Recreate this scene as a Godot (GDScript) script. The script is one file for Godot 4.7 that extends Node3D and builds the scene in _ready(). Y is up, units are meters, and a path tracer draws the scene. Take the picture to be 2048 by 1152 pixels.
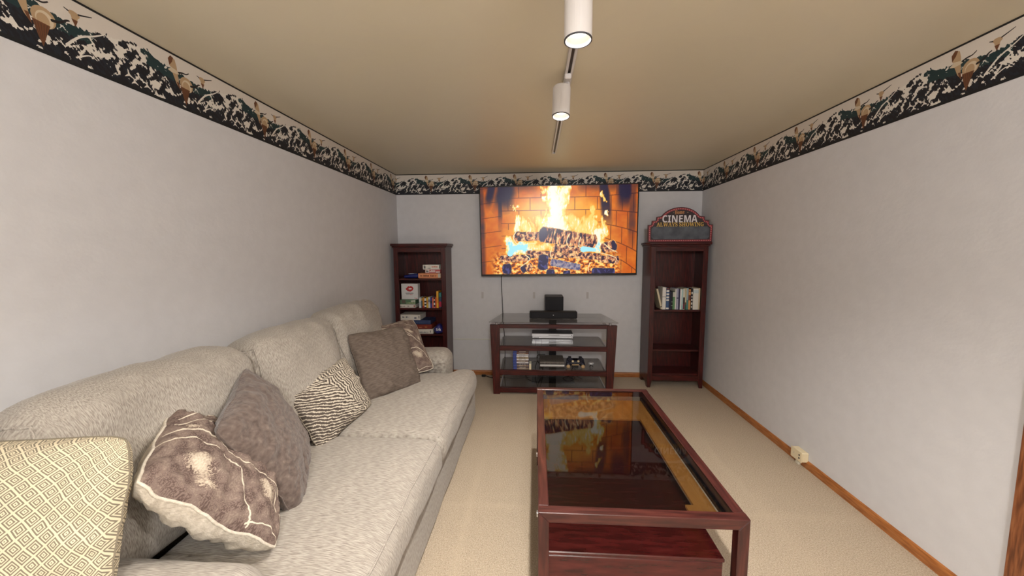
extends Node3D
# A basement media room: metres, y up, the back wall at z = -4.026, the eye near the room's middle.

const XL := -1.49
const XR := 1.70
const ZB := -4.026
const ZF := 1.70
const H := 2.175

var M := {}
var noise := FastNoiseLite.new()
var rng := RandomNumberGenerator.new()


# ---------------------------------------------------------------- mesh builder
class MB:
	var st := SurfaceTool.new()

	func _init() -> void:
		st.begin(Mesh.PRIMITIVE_TRIANGLES)

	func smooth(on: bool) -> void:
		st.set_smooth_group(0 if on else -1)

	func tri(a: Vector3, b: Vector3, c: Vector3, ctr: Vector3, ua := Vector2.ZERO, ub := Vector2.ZERO, uc := Vector2.ZERO) -> void:
		var n := (a - c).cross(a - b)
		if n.length_squared() < 1e-18:
			return
		if n.dot((a + b + c) / 3.0 - ctr) < 0.0:
			var t := b
			b = c
			c = t
			var tu := ub
			ub = uc
			uc = tu
		st.set_uv(ua)
		st.add_vertex(a)
		st.set_uv(ub)
		st.add_vertex(b)
		st.set_uv(uc)
		st.add_vertex(c)

	func quad(a: Vector3, b: Vector3, c: Vector3, d: Vector3, ctr: Vector3) -> void:
		tri(a, b, c, ctr)
		tri(a, c, d, ctr)

	# chamfered box
	func box(c: Vector3, s: Vector3, bev := 0.003, xf := Transform3D()) -> void:
		smooth(false)
		var h := s / 2.0
		var b: float = minf(bev, minf(h.x, minf(h.y, h.z)) * 0.6)
		var ctr := xf * c
		var ax := [Vector3.RIGHT, Vector3.UP, Vector3.BACK]
		var P := func(i: int, sx: float, j: int, sy: float, k: int, sz: float, full: int) -> Vector3:
			var v := Vector3.ZERO
			v[i] = sx * (h[i] - (0.0 if full == i else b))
			v[j] = sy * (h[j] - (0.0 if full == j else b))
			v[k] = sz * (h[k] - (0.0 if full == k else b))
			return xf * (c + v)
		for i in 3:
			var j := (i + 1) % 3
			var k := (i + 2) % 3
			for s1 in [-1.0, 1.0]:
				quad(P.call(i, s1, j, -1, k, -1, i), P.call(i, s1, j, 1, k, -1, i), P.call(i, s1, j, 1, k, 1, i), P.call(i, s1, j, -1, k, 1, i), ctr)
				for s2 in [-1.0, 1.0]:
					quad(P.call(i, s1, j, s2, k, -1, i), P.call(i, s1, j, s2, k, 1, i), P.call(i, s1, j, s2, k, 1, j), P.call(i, s1, j, s2, k, -1, j), ctr)
		for sx in [-1.0, 1.0]:
			for sy in [-1.0, 1.0]:
				for sz in [-1.0, 1.0]:
					tri(P.call(0, sx, 1, sy, 2, sz, 0), P.call(0, sx, 1, sy, 2, sz, 1), P.call(0, sx, 1, sy, 2, sz, 2), ctr)

	# box given by its two corners
	func bx(x0: float, x1: float, y0: float, y1: float, z0: float, z1: float, bev := 0.003) -> void:
		box(Vector3(x0 + x1, y0 + y1, z0 + z1) / 2.0, Vector3(absf(x1 - x0), absf(y1 - y0), absf(z1 - z0)), bev)

	# polygon in x and y, extruded from z0 to z1
	func prism(poly: PackedVector2Array, z0: float, z1: float, xf := Transform3D(), bev := 0.0) -> void:
		smooth(false)
		var ids := Geometry2D.triangulate_polygon(poly)
		var front := poly
		if bev > 0.0:
			var inset := Geometry2D.offset_polygon(poly, -bev, Geometry2D.JOIN_MITER)
			if inset.size() == 1 and inset[0].size() == poly.size():
				var best := 0
				for s in poly.size():
					if inset[0][s].distance_to(poly[0]) < inset[0][best].distance_to(poly[0]):
						best = s
				var turned := PackedVector2Array()
				for s in poly.size():
					turned.append(inset[0][(best + s) % poly.size()])
				front = turned
		var zf := z1 - (bev if front != poly else 0.0)
		var v := func(p: Vector2, z: float) -> Vector3: return xf * Vector3(p.x, p.y, z)
		for t in range(0, ids.size(), 3):
			tri(v.call(front[ids[t]], z1), v.call(front[ids[t + 1]], z1), v.call(front[ids[t + 2]], z1), v.call(front[ids[t]], z1 - 1.0))
			tri(v.call(poly[ids[t]], z0), v.call(poly[ids[t + 1]], z0), v.call(poly[ids[t + 2]], z0), v.call(poly[ids[t]], z0 + 1.0))
		var cw := Geometry2D.is_polygon_clockwise(poly)
		for i in poly.size():
			var k := (i + 1) % poly.size()
			var a := poly[i]
			var b := poly[k]
			var side := (b - a).orthogonal().normalized() * (1.0 if cw else -1.0)
			var inner := (a + b) / 2.0 + side * 0.01 * (-1.0)
			# the inner reference is checked against the polygon so that either turning works
			if not Geometry2D.is_point_in_polygon((a + b) / 2.0 - side * 0.0005, poly):
				inner = (a + b) / 2.0 + side * 0.01
			var ctr: Vector3 = v.call(inner, (z0 + z1) / 2.0)
			quad(v.call(a, z0), v.call(b, z0), v.call(b, zf), v.call(a, zf), ctr)
			if front != poly:
				quad(v.call(a, zf), v.call(b, zf), v.call(front[k], z1), v.call(front[i], z1), v.call(inner, zf - 0.01))

	func tube(pts: PackedVector3Array, r: float, n := 8, closed := false) -> void:
		smooth(true)
		var rings := []
		var up := Vector3.UP
		var m := pts.size()
		for i in m:
			var t: Vector3
			if closed:
				t = (pts[(i + 1) % m] - pts[(i + m - 1) % m]).normalized()
			else:
				t = (pts[mini(i + 1, m - 1)] - pts[maxi(i - 1, 0)]).normalized()
			var side := t.cross(up)
			if side.length() < 0.05:
				side = t.cross(Vector3.RIGHT if absf(t.x) < 0.8 else Vector3.BACK)
			side = side.normalized()
			up = side.cross(t).normalized()
			var ring := PackedVector3Array()
			for k in n:
				var a := TAU * k / n
				ring.append(pts[i] + (side * cos(a) + up * sin(a)) * r)
			rings.append(ring)
		for i in (m if closed else m - 1):
			var j := (i + 1) % m
			var ctr := (pts[i] + pts[j]) / 2.0
			for k in n:
				quad(rings[i][k], rings[i][(k + 1) % n], rings[j][(k + 1) % n], rings[j][k], ctr)
		if not closed:
			for e in [0, m - 1]:
				var inward := pts[1] if e == 0 else pts[m - 2]
				for k in range(1, n - 1):
					tri(rings[e][0], rings[e][k], rings[e][k + 1], inward)

	# profile of (radius, height) turned round the y axis; inside gives a point behind each band
	func lathe(prof: PackedVector2Array, xf := Transform3D(), n := 28, sm := true) -> void:
		smooth(sm)
		for i in prof.size() - 1:
			var a := prof[i]
			var b := prof[i + 1]
			var d := (b - a).normalized()
			var back := Vector2(-d.y, d.x) * 0.002   # the solid lies to the left of the profile's run
			for k in n:
				var t0 := TAU * k / n
				var t1 := TAU * (k + 1) / n
				var tm := (t0 + t1) / 2.0
				var mid := (a + b) / 2.0 + back
				var ctr := xf * Vector3(cos(tm) * mid.x * cos(PI / n), mid.y, sin(tm) * mid.x * cos(PI / n))
				quad(xf * Vector3(cos(t0) * a.x, a.y, sin(t0) * a.x), xf * Vector3(cos(t1) * a.x, a.y, sin(t1) * a.x), xf * Vector3(cos(t1) * b.x, b.y, sin(t1) * b.x), xf * Vector3(cos(t0) * b.x, b.y, sin(t0) * b.x), ctr)

	# soft block: rounded box through a deforming function
	func cushion(h: Vector3, r: float, seg: float, shape: Callable) -> void:
		smooth(true)
		var lists := []
		for i in 3:
			var l := PackedFloat32Array()
			var e: float = 1.0 - minf(r, h[i] * 0.999) / h[i]
			for k in 5:
				l.append(lerpf(-1.0, -e, k / 5.0))
			var m := maxi(1, int(2.0 * e * h[i] / seg))
			for k in m:
				l.append(lerpf(-e, e, float(k) / m))
			for k in 6:
				l.append(lerpf(e, 1.0, k / 5.0))
			lists.append(l)
		var mid: Vector3 = shape.call(Vector3.ZERO)
		for i in 3:
			var j := (i + 1) % 3
			var k := (i + 2) % 3
			for s in [-1.0, 1.0]:
				var pts := []
				for a in lists[j]:
					var row := PackedVector3Array()
					for b in lists[k]:
						var p := Vector3.ZERO
						p[i] = s
						p[j] = a
						p[k] = b
						row.append(shape.call(MB.rounded(p, h, r)))
					pts.append(row)
				for a in pts.size() - 1:
					for b in pts[0].size() - 1:
						var q: Vector3 = (pts[a][b] + pts[a + 1][b + 1]) / 2.0
						var inn := mid
						inn[j] = lerpf(q[j], mid[j], 0.3)
						inn[k] = lerpf(q[k], mid[k], 0.3)
						quad(pts[a][b], pts[a + 1][b], pts[a + 1][b + 1], pts[a][b + 1], inn)

	static func rounded(p: Vector3, h: Vector3, r: float) -> Vector3:
		var q := p * h
		var lim := (h - Vector3(r, r, r)).max(Vector3.ZERO)
		var inn := q.clamp(-lim, lim)
		var d := q - inn
		return inn + d.normalized() * r if d.length() > 1e-6 else q

	# a sheet of nu x nv cells
	func sheet(f: Callable, nu: int, nv: int, ctr: Vector3) -> void:
		smooth(true)
		var pts := []
		for i in nu + 1:
			var row := PackedVector3Array()
			for j in nv + 1:
				row.append(f.call(float(i) / nu, float(j) / nv))
			pts.append(row)
		for i in nu:
			for j in nv:
				var u0 := float(i) / nu
				var u1 := float(i + 1) / nu
				var v0 := float(j) / nv
				var v1 := float(j + 1) / nv
				tri(pts[i][j], pts[i + 1][j], pts[i + 1][j + 1], ctr, Vector2(u0, v0), Vector2(u1, v0), Vector2(u1, v1))
				tri(pts[i][j], pts[i + 1][j + 1], pts[i][j + 1], ctr, Vector2(u0, v0), Vector2(u1, v1), Vector2(u0, v1))

	# a flat picture with its own texture coordinates: corner top left, edges along u and v
	func picture(tl: Vector3, eu: Vector3, ev: Vector3, back: Vector3, u0 := 0.0, u1 := 1.0) -> void:
		smooth(false)
		tri(tl, tl + eu, tl + eu + ev, tl + back, Vector2(u0, 0), Vector2(u1, 0), Vector2(u1, 1))
		tri(tl, tl + eu + ev, tl + ev, tl + back, Vector2(u0, 0), Vector2(u1, 1), Vector2(u0, 1))

	func done() -> ArrayMesh:
		st.index()
		st.generate_normals()
		return st.commit()


# ---------------------------------------------------------------- naming
func numbered(parent: Node, called: String) -> String:
	if not parent.has_node(called):
		return called
	var n := 1
	while parent.has_node("%s_%03d" % [called, n]):
		n += 1
	return "%s_%03d" % [called, n]


func obj(called: String, mesh: Mesh, material: Material, parent: Node = self) -> MeshInstance3D:
	var o := MeshInstance3D.new()
	o.name = numbered(parent, called)
	o.mesh = mesh
	o.material_override = material
	parent.add_child(o, true)
	return o


func part(called: String, mb: MB, material: Material, parent: Node = self) -> MeshInstance3D:
	return obj(called, mb.done(), material, parent)


func tag(o: Node, label: String, category: String, group := "", kind := "") -> Node:
	o.set_meta("label", label)
	o.set_meta("category", category)
	if group:
		o.set_meta("group", group)
	if kind:
		o.set_meta("kind", kind)
	return o


func thing(called: String, label: String, category: String, at := Vector3.ZERO, group := "") -> Node3D:
	var o := Node3D.new()
	o.name = numbered(self, called)
	o.position = at
	add_child(o, true)
	tag(o, label, category, group)
	return o


func boxpart(called: String, m: Material, parent: Node, x0: float, x1: float, y0: float, y1: float, z0: float, z1: float, bev := 0.002) -> MeshInstance3D:
	var b := MB.new()
	b.bx(x0, x1, y0, y1, z0, z1, bev)
	return part(called, b, m, parent)


func letters(called: String, text: String, font: Font, height: float, width: float, m: Material, parent: Node, at: Vector3, depth := 0.0012) -> MeshInstance3D:
	var t := TextMesh.new()
	t.text = text
	t.font = font
	t.font_size = 64
	t.pixel_size = 0.01
	t.depth = 0.1
	t.curve_step = 1.0
	var box := t.get_aabb()
	var o := obj(called, t, m, parent)
	o.scale = Vector3(width / box.size.x, height / box.size.y, depth / 0.1)
	o.position = at - Vector3(box.get_center().x * o.scale.x, box.get_center().y * o.scale.y, 0)
	return o


# small print too fine to read: rows of short strokes
func print_marks(parent: Node, m: Material, x0: float, x1: float, y: float, h: float, z: float, seed_: int) -> void:
	var r := RandomNumberGenerator.new()
	r.seed = seed_
	var b := MB.new()
	var x := x0
	while x < x1:
		var w := h * r.randf_range(0.25, 0.7)
		if r.randf() < 0.82:
			var hh := h * r.randf_range(0.6, 1.0)
			b.bx(x, minf(x + w * 0.75, x1), y, y + hh, z, z + 0.0006, 0.0001)
		x += w
	part("printed_lettering", b, m, parent)


# ---------------------------------------------------------------- materials
func col(r: int, g: int, b: int, a := 1.0) -> Color:
	return Color(r / 255.0, g / 255.0, b / 255.0, a)


func plain(c: Color, rough := 0.6, metal := 0.0) -> StandardMaterial3D:
	var m := StandardMaterial3D.new()
	m.albedo_color = c
	m.roughness = rough
	m.metallic = metal
	return m


func glass(c: Color, rough := 0.02) -> StandardMaterial3D:
	var m := plain(c, rough)
	m.transparency = BaseMaterial3D.TRANSPARENCY_ALPHA
	return m


func ramp(stops: Array) -> Gradient:
	var g := Gradient.new()
	var o := PackedFloat32Array()
	var c := PackedColorArray()
	for s in stops:
		o.append(s[0])
		c.append(s[1])
	g.offsets = o
	g.colors = c
	return g


func noise_tex(size: int, freq: float, octaves: int, seed_: int, g: Gradient = null, as_normal := false, bump := 4.0, type := FastNoiseLite.TYPE_SIMPLEX_SMOOTH) -> NoiseTexture2D:
	var n := FastNoiseLite.new()
	n.noise_type = type
	n.seed = seed_
	n.frequency = freq
	n.fractal_octaves = octaves
	if octaves < 2:
		n.fractal_type = FastNoiseLite.FRACTAL_NONE
	var t := NoiseTexture2D.new()
	t.width = size
	t.height = size
	t.seamless = true
	t.noise = n
	t.as_normal_map = as_normal
	t.bump_strength = bump
	if g:
		t.color_ramp = g
	return t


func tri_mat(tex: Texture2D, scale: Vector3, rough: float, normal: Texture2D = null, nscale := 0.5, world := false) -> StandardMaterial3D:
	var m := plain(Color.WHITE, rough)
	m.albedo_texture = tex
	m.uv1_triplanar = true
	m.uv1_world_triplanar = world
	m.uv1_triplanar_sharpness = 6.0
	m.uv1_scale = scale
	if normal:
		m.normal_enabled = true
		m.normal_texture = normal
		m.normal_scale = nscale
	return m


func pic_mat(im: Image, rough: float) -> StandardMaterial3D:
	var m := plain(Color.WHITE, rough)
	m.albedo_texture = ImageTexture.create_from_image(im)
	return m


# ---------------------------------------------------------------- painting printed pictures
func fill_poly(im: Image, pts: PackedVector2Array, c: Color) -> void:
	var y0 := 1e9
	var y1 := -1e9
	for p in pts:
		y0 = minf(y0, p.y)
		y1 = maxf(y1, p.y)
	for y in range(maxi(0, int(y0)), mini(im.get_height() - 1, int(y1)) + 1):
		var xs := []
		for i in pts.size():
			var a := pts[i]
			var b := pts[(i + 1) % pts.size()]
			if (a.y <= y + 0.5) != (b.y <= y + 0.5):
				xs.append(a.x + (y + 0.5 - a.y) / (b.y - a.y) * (b.x - a.x))
		xs.sort()
		for k in range(0, xs.size() - 1, 2):
			var xa := maxi(0, int(round(xs[k])))
			var xb := mini(im.get_width(), int(round(xs[k + 1])))
			if xb > xa:
				im.fill_rect(Rect2i(xa, y, xb - xa, 1), c)


func ellipse(c: Vector2, r: Vector2, turn := 0.0, n := 20) -> PackedVector2Array:
	var p := PackedVector2Array()
	for k in n:
		var a := TAU * k / n
		p.append(c + Vector2(cos(a) * r.x, sin(a) * r.y).rotated(turn))
	return p


func stroke(im: Image, pts: Array, w0: float, w1: float, c: Color) -> void:
	for i in pts.size() - 1:
		var a: Vector2 = pts[i]
		var b: Vector2 = pts[i + 1]
		var n := maxi(1, int(a.distance_to(b) / 1.5))
		for k in n + 1:
			var t := (i + float(k) / n) / (pts.size() - 1)
			fill_poly(im, ellipse(a.lerp(b, float(k) / n), Vector2.ONE * lerpf(w0, w1, t), 0.0, 8), c)


func curve2(pts: Array) -> Array:
	var out := []
	for i in pts.size() - 1:
		var p0: Vector2 = pts[maxi(i - 1, 0)]
		var p3: Vector2 = pts[mini(i + 2, pts.size() - 1)]
		for k in 8:
			out.append((pts[i] as Vector2).cubic_interpolate(pts[i + 1], p0, p3, k / 8.0))
	out.append(pts[-1])
	return out


func curve3(pts: Array, n := 8) -> PackedVector3Array:
	var out := PackedVector3Array()
	for i in pts.size() - 1:
		var p0: Vector3 = pts[maxi(i - 1, 0)]
		var p3: Vector3 = pts[mini(i + 2, pts.size() - 1)]
		for k in n:
			out.append((pts[i] as Vector3).cubic_interpolate(pts[i + 1], p0, p3, float(k) / n))
	out.append(pts[-1])
	return out


# the wallpaper border's print: geese over snowy mountains, one repeat
func paint_border() -> Image:
	var w := 1024
	var h := 464
	var im := Image.create(w, h, false, Image.FORMAT_RGB8)
	var n := FastNoiseLite.new()
	n.seed = 11
	n.frequency = 0.010
	n.fractal_octaves = 4
	var sky := col(214, 206, 196)
	var snow := col(222, 216, 206)
	var keys := [Vector2(0, 0.30), Vector2(0.1, 0.33), Vector2(0.2, 0.36), Vector2(0.3, 0.40), Vector2(0.36, 0.40), Vector2(0.45, 0.36), Vector2(0.55, 0.28), Vector2(0.66, 0.25), Vector2(0.76, 0.19), Vector2(0.82, 0.20), Vector2(0.9, 0.27), Vector2(1.0, 0.30)]
	for x in w:
		var u := float(x) / w
		var line := 0.3
		for k in keys.size() - 1:
			if u >= keys[k].x and u <= keys[k + 1].x:
				line = lerpf(keys[k].y, keys[k + 1].y, smoothstep(0.0, 1.0, (u - keys[k].x) / (keys[k + 1].x - keys[k].x)))
		# round the seam by mixing two looks at the noise
		for y in h:
			var v := float(y) / h
			var f := smoothstep(0.85, 1.0, u)
			var px := x + 0.42 * y
			var nn := n.get_noise_2d(px, y * 0.8) * (1.0 - f) + n.get_noise_2d(px - w, y * 0.8) * f
			var fine := n.get_noise_2d(x * 2.4 - y * 1.4 + 900.0, y * 1.5) * (1.0 - f) + n.get_noise_2d((x - w) * 2.4 - y * 1.4 + 900.0, y * 1.5) * f
			var c := sky
			var edge := line + fine * 0.05 + nn * 0.03
			if v > edge:
				var depth := (v - edge) / (1.0 - edge)
				var ridge := nn * 1.15 + fine * 0.65
				var dark := 0.17 + 0.28 * smoothstep(0.45, 0.9, depth)
				var peak := smoothstep(0.22, 0.06, absf(u - 0.66)) * smoothstep(0.75, 0.3, depth)
				dark -= peak * 0.16
				dark -= 0.12 * smoothstep(0.10, 0.03, absf(u - 0.93)) * smoothstep(0.3, 0.7, depth)
				if depth < 0.13 and (u < 0.5 or u > 0.78):
					dark = 0.5
				c = snow if ridge > dark else (col(24, 50, 54) if depth < 0.30 and (u < 0.45 or u > 0.78) else col(16, 18, 28) if fine < 0.08 else col(22, 30, 42))
			if v < 0.035:
				c = col(14, 16, 20)
			if v > 0.945:
				c = col(12, 18, 24)
			im.set_pixel(x, y, c)
	# long snow ridge running up to the peak, and star-shaped snow patches in the dark valley
	stroke(im, curve2([Vector2(290, 340), Vector2(370, 250), Vector2(470, 190), Vector2(540, 140)]), 9, 4, snow)
	stroke(im, curve2([Vector2(340, 400), Vector2(420, 350), Vector2(470, 360)]), 6, 3, snow)
	for s in [[690, 360, 40], [730, 400, 30], [830, 390, 34], [905, 420, 26]]:
		for k in 3:
			var a: float = 0.5 + k * 2.0
			stroke(im, [Vector2(s[0], s[1]), Vector2(s[0], s[1]) + Vector2(cos(a), sin(a)) * s[2]], 9, 2, snow)
	# three geese
	var tan := col(178, 150, 116)
	var pale := col(206, 190, 164)
	var rust := col(104, 64, 40)
	var black := col(26, 20, 22)
	goose_upper(im, Vector2(60, 128), 1.15, tan, pale, rust, black)
	# the large low goose, wing swept down
	fill_poly(im, ellipse(Vector2(176, 228), Vector2(66, 66)), tan)
	fill_poly(im, ellipse(Vector2(180, 240), Vector2(48, 54)), pale)
	fill_poly(im, ellipse(Vector2(172, 250), Vector2(35, 46)), tan)
	fill_poly(im, PackedVector2Array([Vector2(112, 262), Vector2(208, 268), Vector2(186, 330), Vector2(158, 420), Vector2(138, 360)]), rust)
	for k in 5:
		stroke(im, [Vector2(126 + k * 16, 275), Vector2(146 + k * 7, 370)], 2, 1, col(72, 44, 30))
	stroke(im, curve2([Vector2(222, 222), Vector2(262, 210), Vector2(300, 178), Vector2(318, 170)]), 10, 5, black)
	# the small far goose
	fill_poly(im, ellipse(Vector2(352, 106), Vector2(34, 20), 0.15), tan)
	fill_poly(im, PackedVector2Array([Vector2(328, 108), Vector2(378, 112), Vector2(366, 150), Vector2(352, 186), Vector2(338, 150)]), tan)
	fill_poly(im, PackedVector2Array([Vector2(334, 142), Vector2(372, 142), Vector2(354, 190)]), rust)
	stroke(im, curve2([Vector2(380, 96), Vector2(420, 82), Vector2(462, 66)]), 6, 3, black)
	stroke(im, [Vector2(318, 100), Vector2(296, 92)], 5, 3, black)
	return im


func goose_upper(im: Image, at: Vector2, s: float, tan: Color, pale: Color, rust: Color, black: Color) -> void:
	var p := func(x: float, y: float) -> Vector2: return at + Vector2(x, y) * s
	fill_poly(im, PackedVector2Array([p.call(-52, 30), p.call(-10, -2), p.call(34, 10), p.call(44, 30), p.call(0, 46)]), pale)
	fill_poly(im, PackedVector2Array([p.call(-30, 0), p.call(-38, -50), p.call(-18, -82), p.call(14, -66), p.call(26, -20), p.call(28, 10)]), tan)
	fill_poly(im, PackedVector2Array([p.call(-34, -6), p.call(-42, -54), p.call(-20, -84), p.call(2, -74), p.call(-10, -40)]), rust)
	fill_poly(im, PackedVector2Array([p.call(-14, 40), p.call(32, 36), p.call(34, 90), p.call(44, 150), p.call(14, 110)]), tan)
	fill_poly(im, PackedVector2Array([p.call(16, 96), p.call(36, 96), p.call(46, 156), p.call(28, 130)]), rust)
	stroke(im, curve2([p.call(40, 18), p.call(70, 8), p.call(104, 4), p.call(128, -12)]), 8, 4, black)
	stroke(im, [p.call(-52, 30), p.call(-76, 22)], 5, 3, black)


# the television's picture: a brick hearth with burning logs; coordinates of the design run 0..1 across and 0..0.575 down
func paint_fire() -> Image:
	var w := 800
	var h := 450
	var im := Image.create(w, h, false, Image.FORMAT_RGB8)
	var n := FastNoiseLite.new()
	n.seed = 5
	n.frequency = 0.012
	n.fractal_octaves = 4
	var D := func(x: float, y: float) -> Vector2: return Vector2((x - 66.0) / 1790.0 * 800.0, (y - 70.0) / 1015.0 * 450.0)
	# tongues of flame: from, to, radius at each end, strength
	var tongues := []
	for t in [[900, 40, 925, 330, 55, 80, 1.2], [925, 330, 945, 560, 80, 130, 1.15], [1050, 60, 960, 300, 40, 70, 1.0], [850, 90, 900, 240, 45, 50, 1.0], [880, 430, 820, 520, 50, 70, 1.0], [740, 450, 800, 560, 50, 70, 0.7], [470, 400, 500, 560, 22, 48, 0.95], [560, 440, 600, 570, 20, 50, 0.8], [640, 440, 660, 560, 15, 45, 0.6], [490, 270, 450, 330, 14, 6, 0.9], [1110, 440, 1200, 560, 55, 80, 0.75], [1370, 340, 1250, 560, 35, 100, 0.72], [1390, 450, 1330, 600, 25, 60, 0.8], [1470, 470, 1500, 620, 22, 34, 0.9], [1430, 600, 1400, 740, 55, 70, 1.15], [1260, 740, 1400, 800, 60, 40, 1.1], [400, 720, 440, 800, 45, 70, 1.2], [520, 740, 580, 800, 50, 55, 1.25], [620, 770, 850, 760, 40, 45, 0.85], [800, 200, 800, 215, 24, 24, 1.1], [1505, 340, 1510, 400, 12, 14, 1.1], [1440, 120, 1470, 230, 12, 18, 0.7]]:
		var k: float = 800.0 / 1790.0
		tongues.append([D.call(t[0], t[1]), D.call(t[2], t[3]), t[4] * k, t[5] * k, t[6]])
	for y in h:
		for x in w:
			var X := x / 800.0 * 1790.0 + 66.0
			var Y := y / 450.0 * 1015.0 + 70.0
			var a := n.get_noise_2d(x, y)
			var b := n.get_noise_2d(x * 3.4 + 500.0, y * 1.3)
			# brick: orange, sooty dark blue in the recesses and at the top
			var lum := 0.80 + 0.3 * a
			var soot := 0.0
			soot = maxf(soot, 1.2 * smoothstep(80, 10, absf(X - 190.0 + (Y - 100.0) * 0.22)) * smoothstep(360, 130, Y))
			soot = maxf(soot, 1.15 * smoothstep(165, 40, absf(X - 360.0 + (Y - 80.0) * 0.16)) * smoothstep(420, 130, Y))
			soot = maxf(soot, smoothstep(34, 14, absf(X - 290.0)) * smoothstep(640, 200, Y))
			soot = maxf(soot, smoothstep(75, 30, absf(X - 1470.0 - (Y - 60.0) * 0.12)) * smoothstep(560, 300, Y))
			soot = maxf(soot, 1.2 * smoothstep(120, 30, absf(X - 1710.0)) * smoothstep(440, 120, Y))
			soot = maxf(soot, smoothstep(60, 20, absf(X - 66.0)) * 0.6)
			soot = maxf(soot, 0.45 * smoothstep(170, 70, Y) * smoothstep(200, 320, absf(X - 950.0)))
			soot = maxf(soot, 0.5 * smoothstep(60, 20, absf(X - 1800.0)) * smoothstep(900, 500, Y))
			soot = clampf(soot + a * 0.25 * float(soot > 0.05), 0.0, 1.0)
			var glow := smoothstep(760, 200, absf(X - 950.0)) * smoothstep(80, 420, Y)
			var c := Color(0.78, 0.34, 0.06).lerp(Color(1.0, 0.66, 0.18), clampf(glow * 1.2 + lum - 0.6, 0, 1))
			c = c.lerp(Color(0.50, 0.15, 0.05), clampf(0.55 - lum, 0.0, 0.5))
			# mortar lines
			var line := 0.0
			if X > 300 and X < 1500:
				var row := int((Y + 92.5) / 145.0)
				var off := 0.0 if row % 2 == 0 else 130.0
				line = maxf(float(absf(fposmod(Y + 20.0, 145.0) - 72.0) < 4.0), float(absf(fposmod(X + off, 255.0) - 128.0) < 4.0) * float(Y < 560))
			elif X >= 1500:
				var yy := Y - (X - 1530.0) * (Y - 250.0) / 700.0 * 0.55
				var row2 := int((yy + 142.5) / 165.0)
				line = maxf(float(absf(fposmod(yy + 60.0, 165.0) - 82.0) < 5.0), float(absf(fposmod(X - (60.0 if row2 % 2 else 0.0), 125.0) - 60.0) < 4.0))
			else:
				var yl := Y + (270.0 - X) * -0.12
				line = float(absf(fposmod(yl + 20.0, 170.0) - 85.0) < 4.0)
			c = c.lerp(Color(0.30, 0.10, 0.06), line * 0.6)
			c = c.lerp(Color(0.08, 0.04, 0.20), soot)
			# floor of embers
			if Y > 800:
				var e := clampf((Y - 800.0) / 120.0, 0, 1)
				var f2 := n.get_noise_2d(x * 3.0, y * 4.0 + 300.0)
				var em := Color(0.95, 0.52, 0.12).lerp(Color(1.0, 0.86, 0.50), smoothstep(0.08, 0.25, f2)).lerp(Color(0.45, 0.17, 0.12), smoothstep(-0.1, -0.28, f2))
				c = c.lerp(em, e * smoothstep(150, 260, X) * smoothstep(1720, 1600, X))
			# flames
			var I := 0.0
			var P := Vector2(x + b * 18.0 + a * 22.0, y + a * 26.0)
			for t in tongues:
				var q := Geometry2D.get_closest_point_to_segment(P, t[0], t[1])
				var L: float = maxf((t[1] - t[0]).length(), 0.01)
				var R: float = lerpf(t[2], t[3], (q - (t[0] as Vector2)).length() / L)
				var dd := P.distance_to(q) / R
				if dd < 1.7:
					I = maxf(I, t[4] * (1.0 - dd * dd / 2.9))
			I *= 0.86 + 0.7 * absf(b)
			if I > 0.2:
				var fc := Color(1.0, 0.62, 0.10)
				fc = fc.lerp(Color(1.0, 0.86, 0.45), smoothstep(0.35, 0.7, I))
				fc = fc.lerp(Color(1.0, 0.98, 0.88), smoothstep(0.7, 1.0, I))
				if I > 1.0 and Y > 700:
					fc = fc.lerp(Color(0.62, 0.93, 0.98), smoothstep(1.0, 1.2, I))
				c = c.lerp(fc, smoothstep(0.15, 0.6, I))
			im.set_pixel(x, y, c)
	# logs: axis, radius at each end, whether the near end shows dark
	var logs := [
		[470, 640, 760, 640, 58, 50, 0], [1480, 790, 1600, 760, 62, 70, 2], [600, 850, 1180, 860, 48, 40, 0], [1180, 870, 1440, 890, 42, 40, 0], [1440, 910, 1640, 930, 42, 50, 0],
		[300, 900, 620, 890, 44, 40, 2], [930, 780, 1200, 800, 60, 46, 0], [790, 880, 780, 1010, 60, 62, 3], [890, 950, 1200, 1010, 46, 40, 4], [780, 620, 1370, 710, 92, 78, 1],
		[330, 1020, 380, 1020, 60, 70, 3], [545, 1030, 640, 990, 46, 40, 1], [840, 1070, 900, 1070, 40, 40, 3], [1030, 1075, 1090, 1070, 26, 26, 3], [1370, 1060, 1600, 1060, 44, 36, 3]]
	var kk := 800.0 / 1790.0
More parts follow.
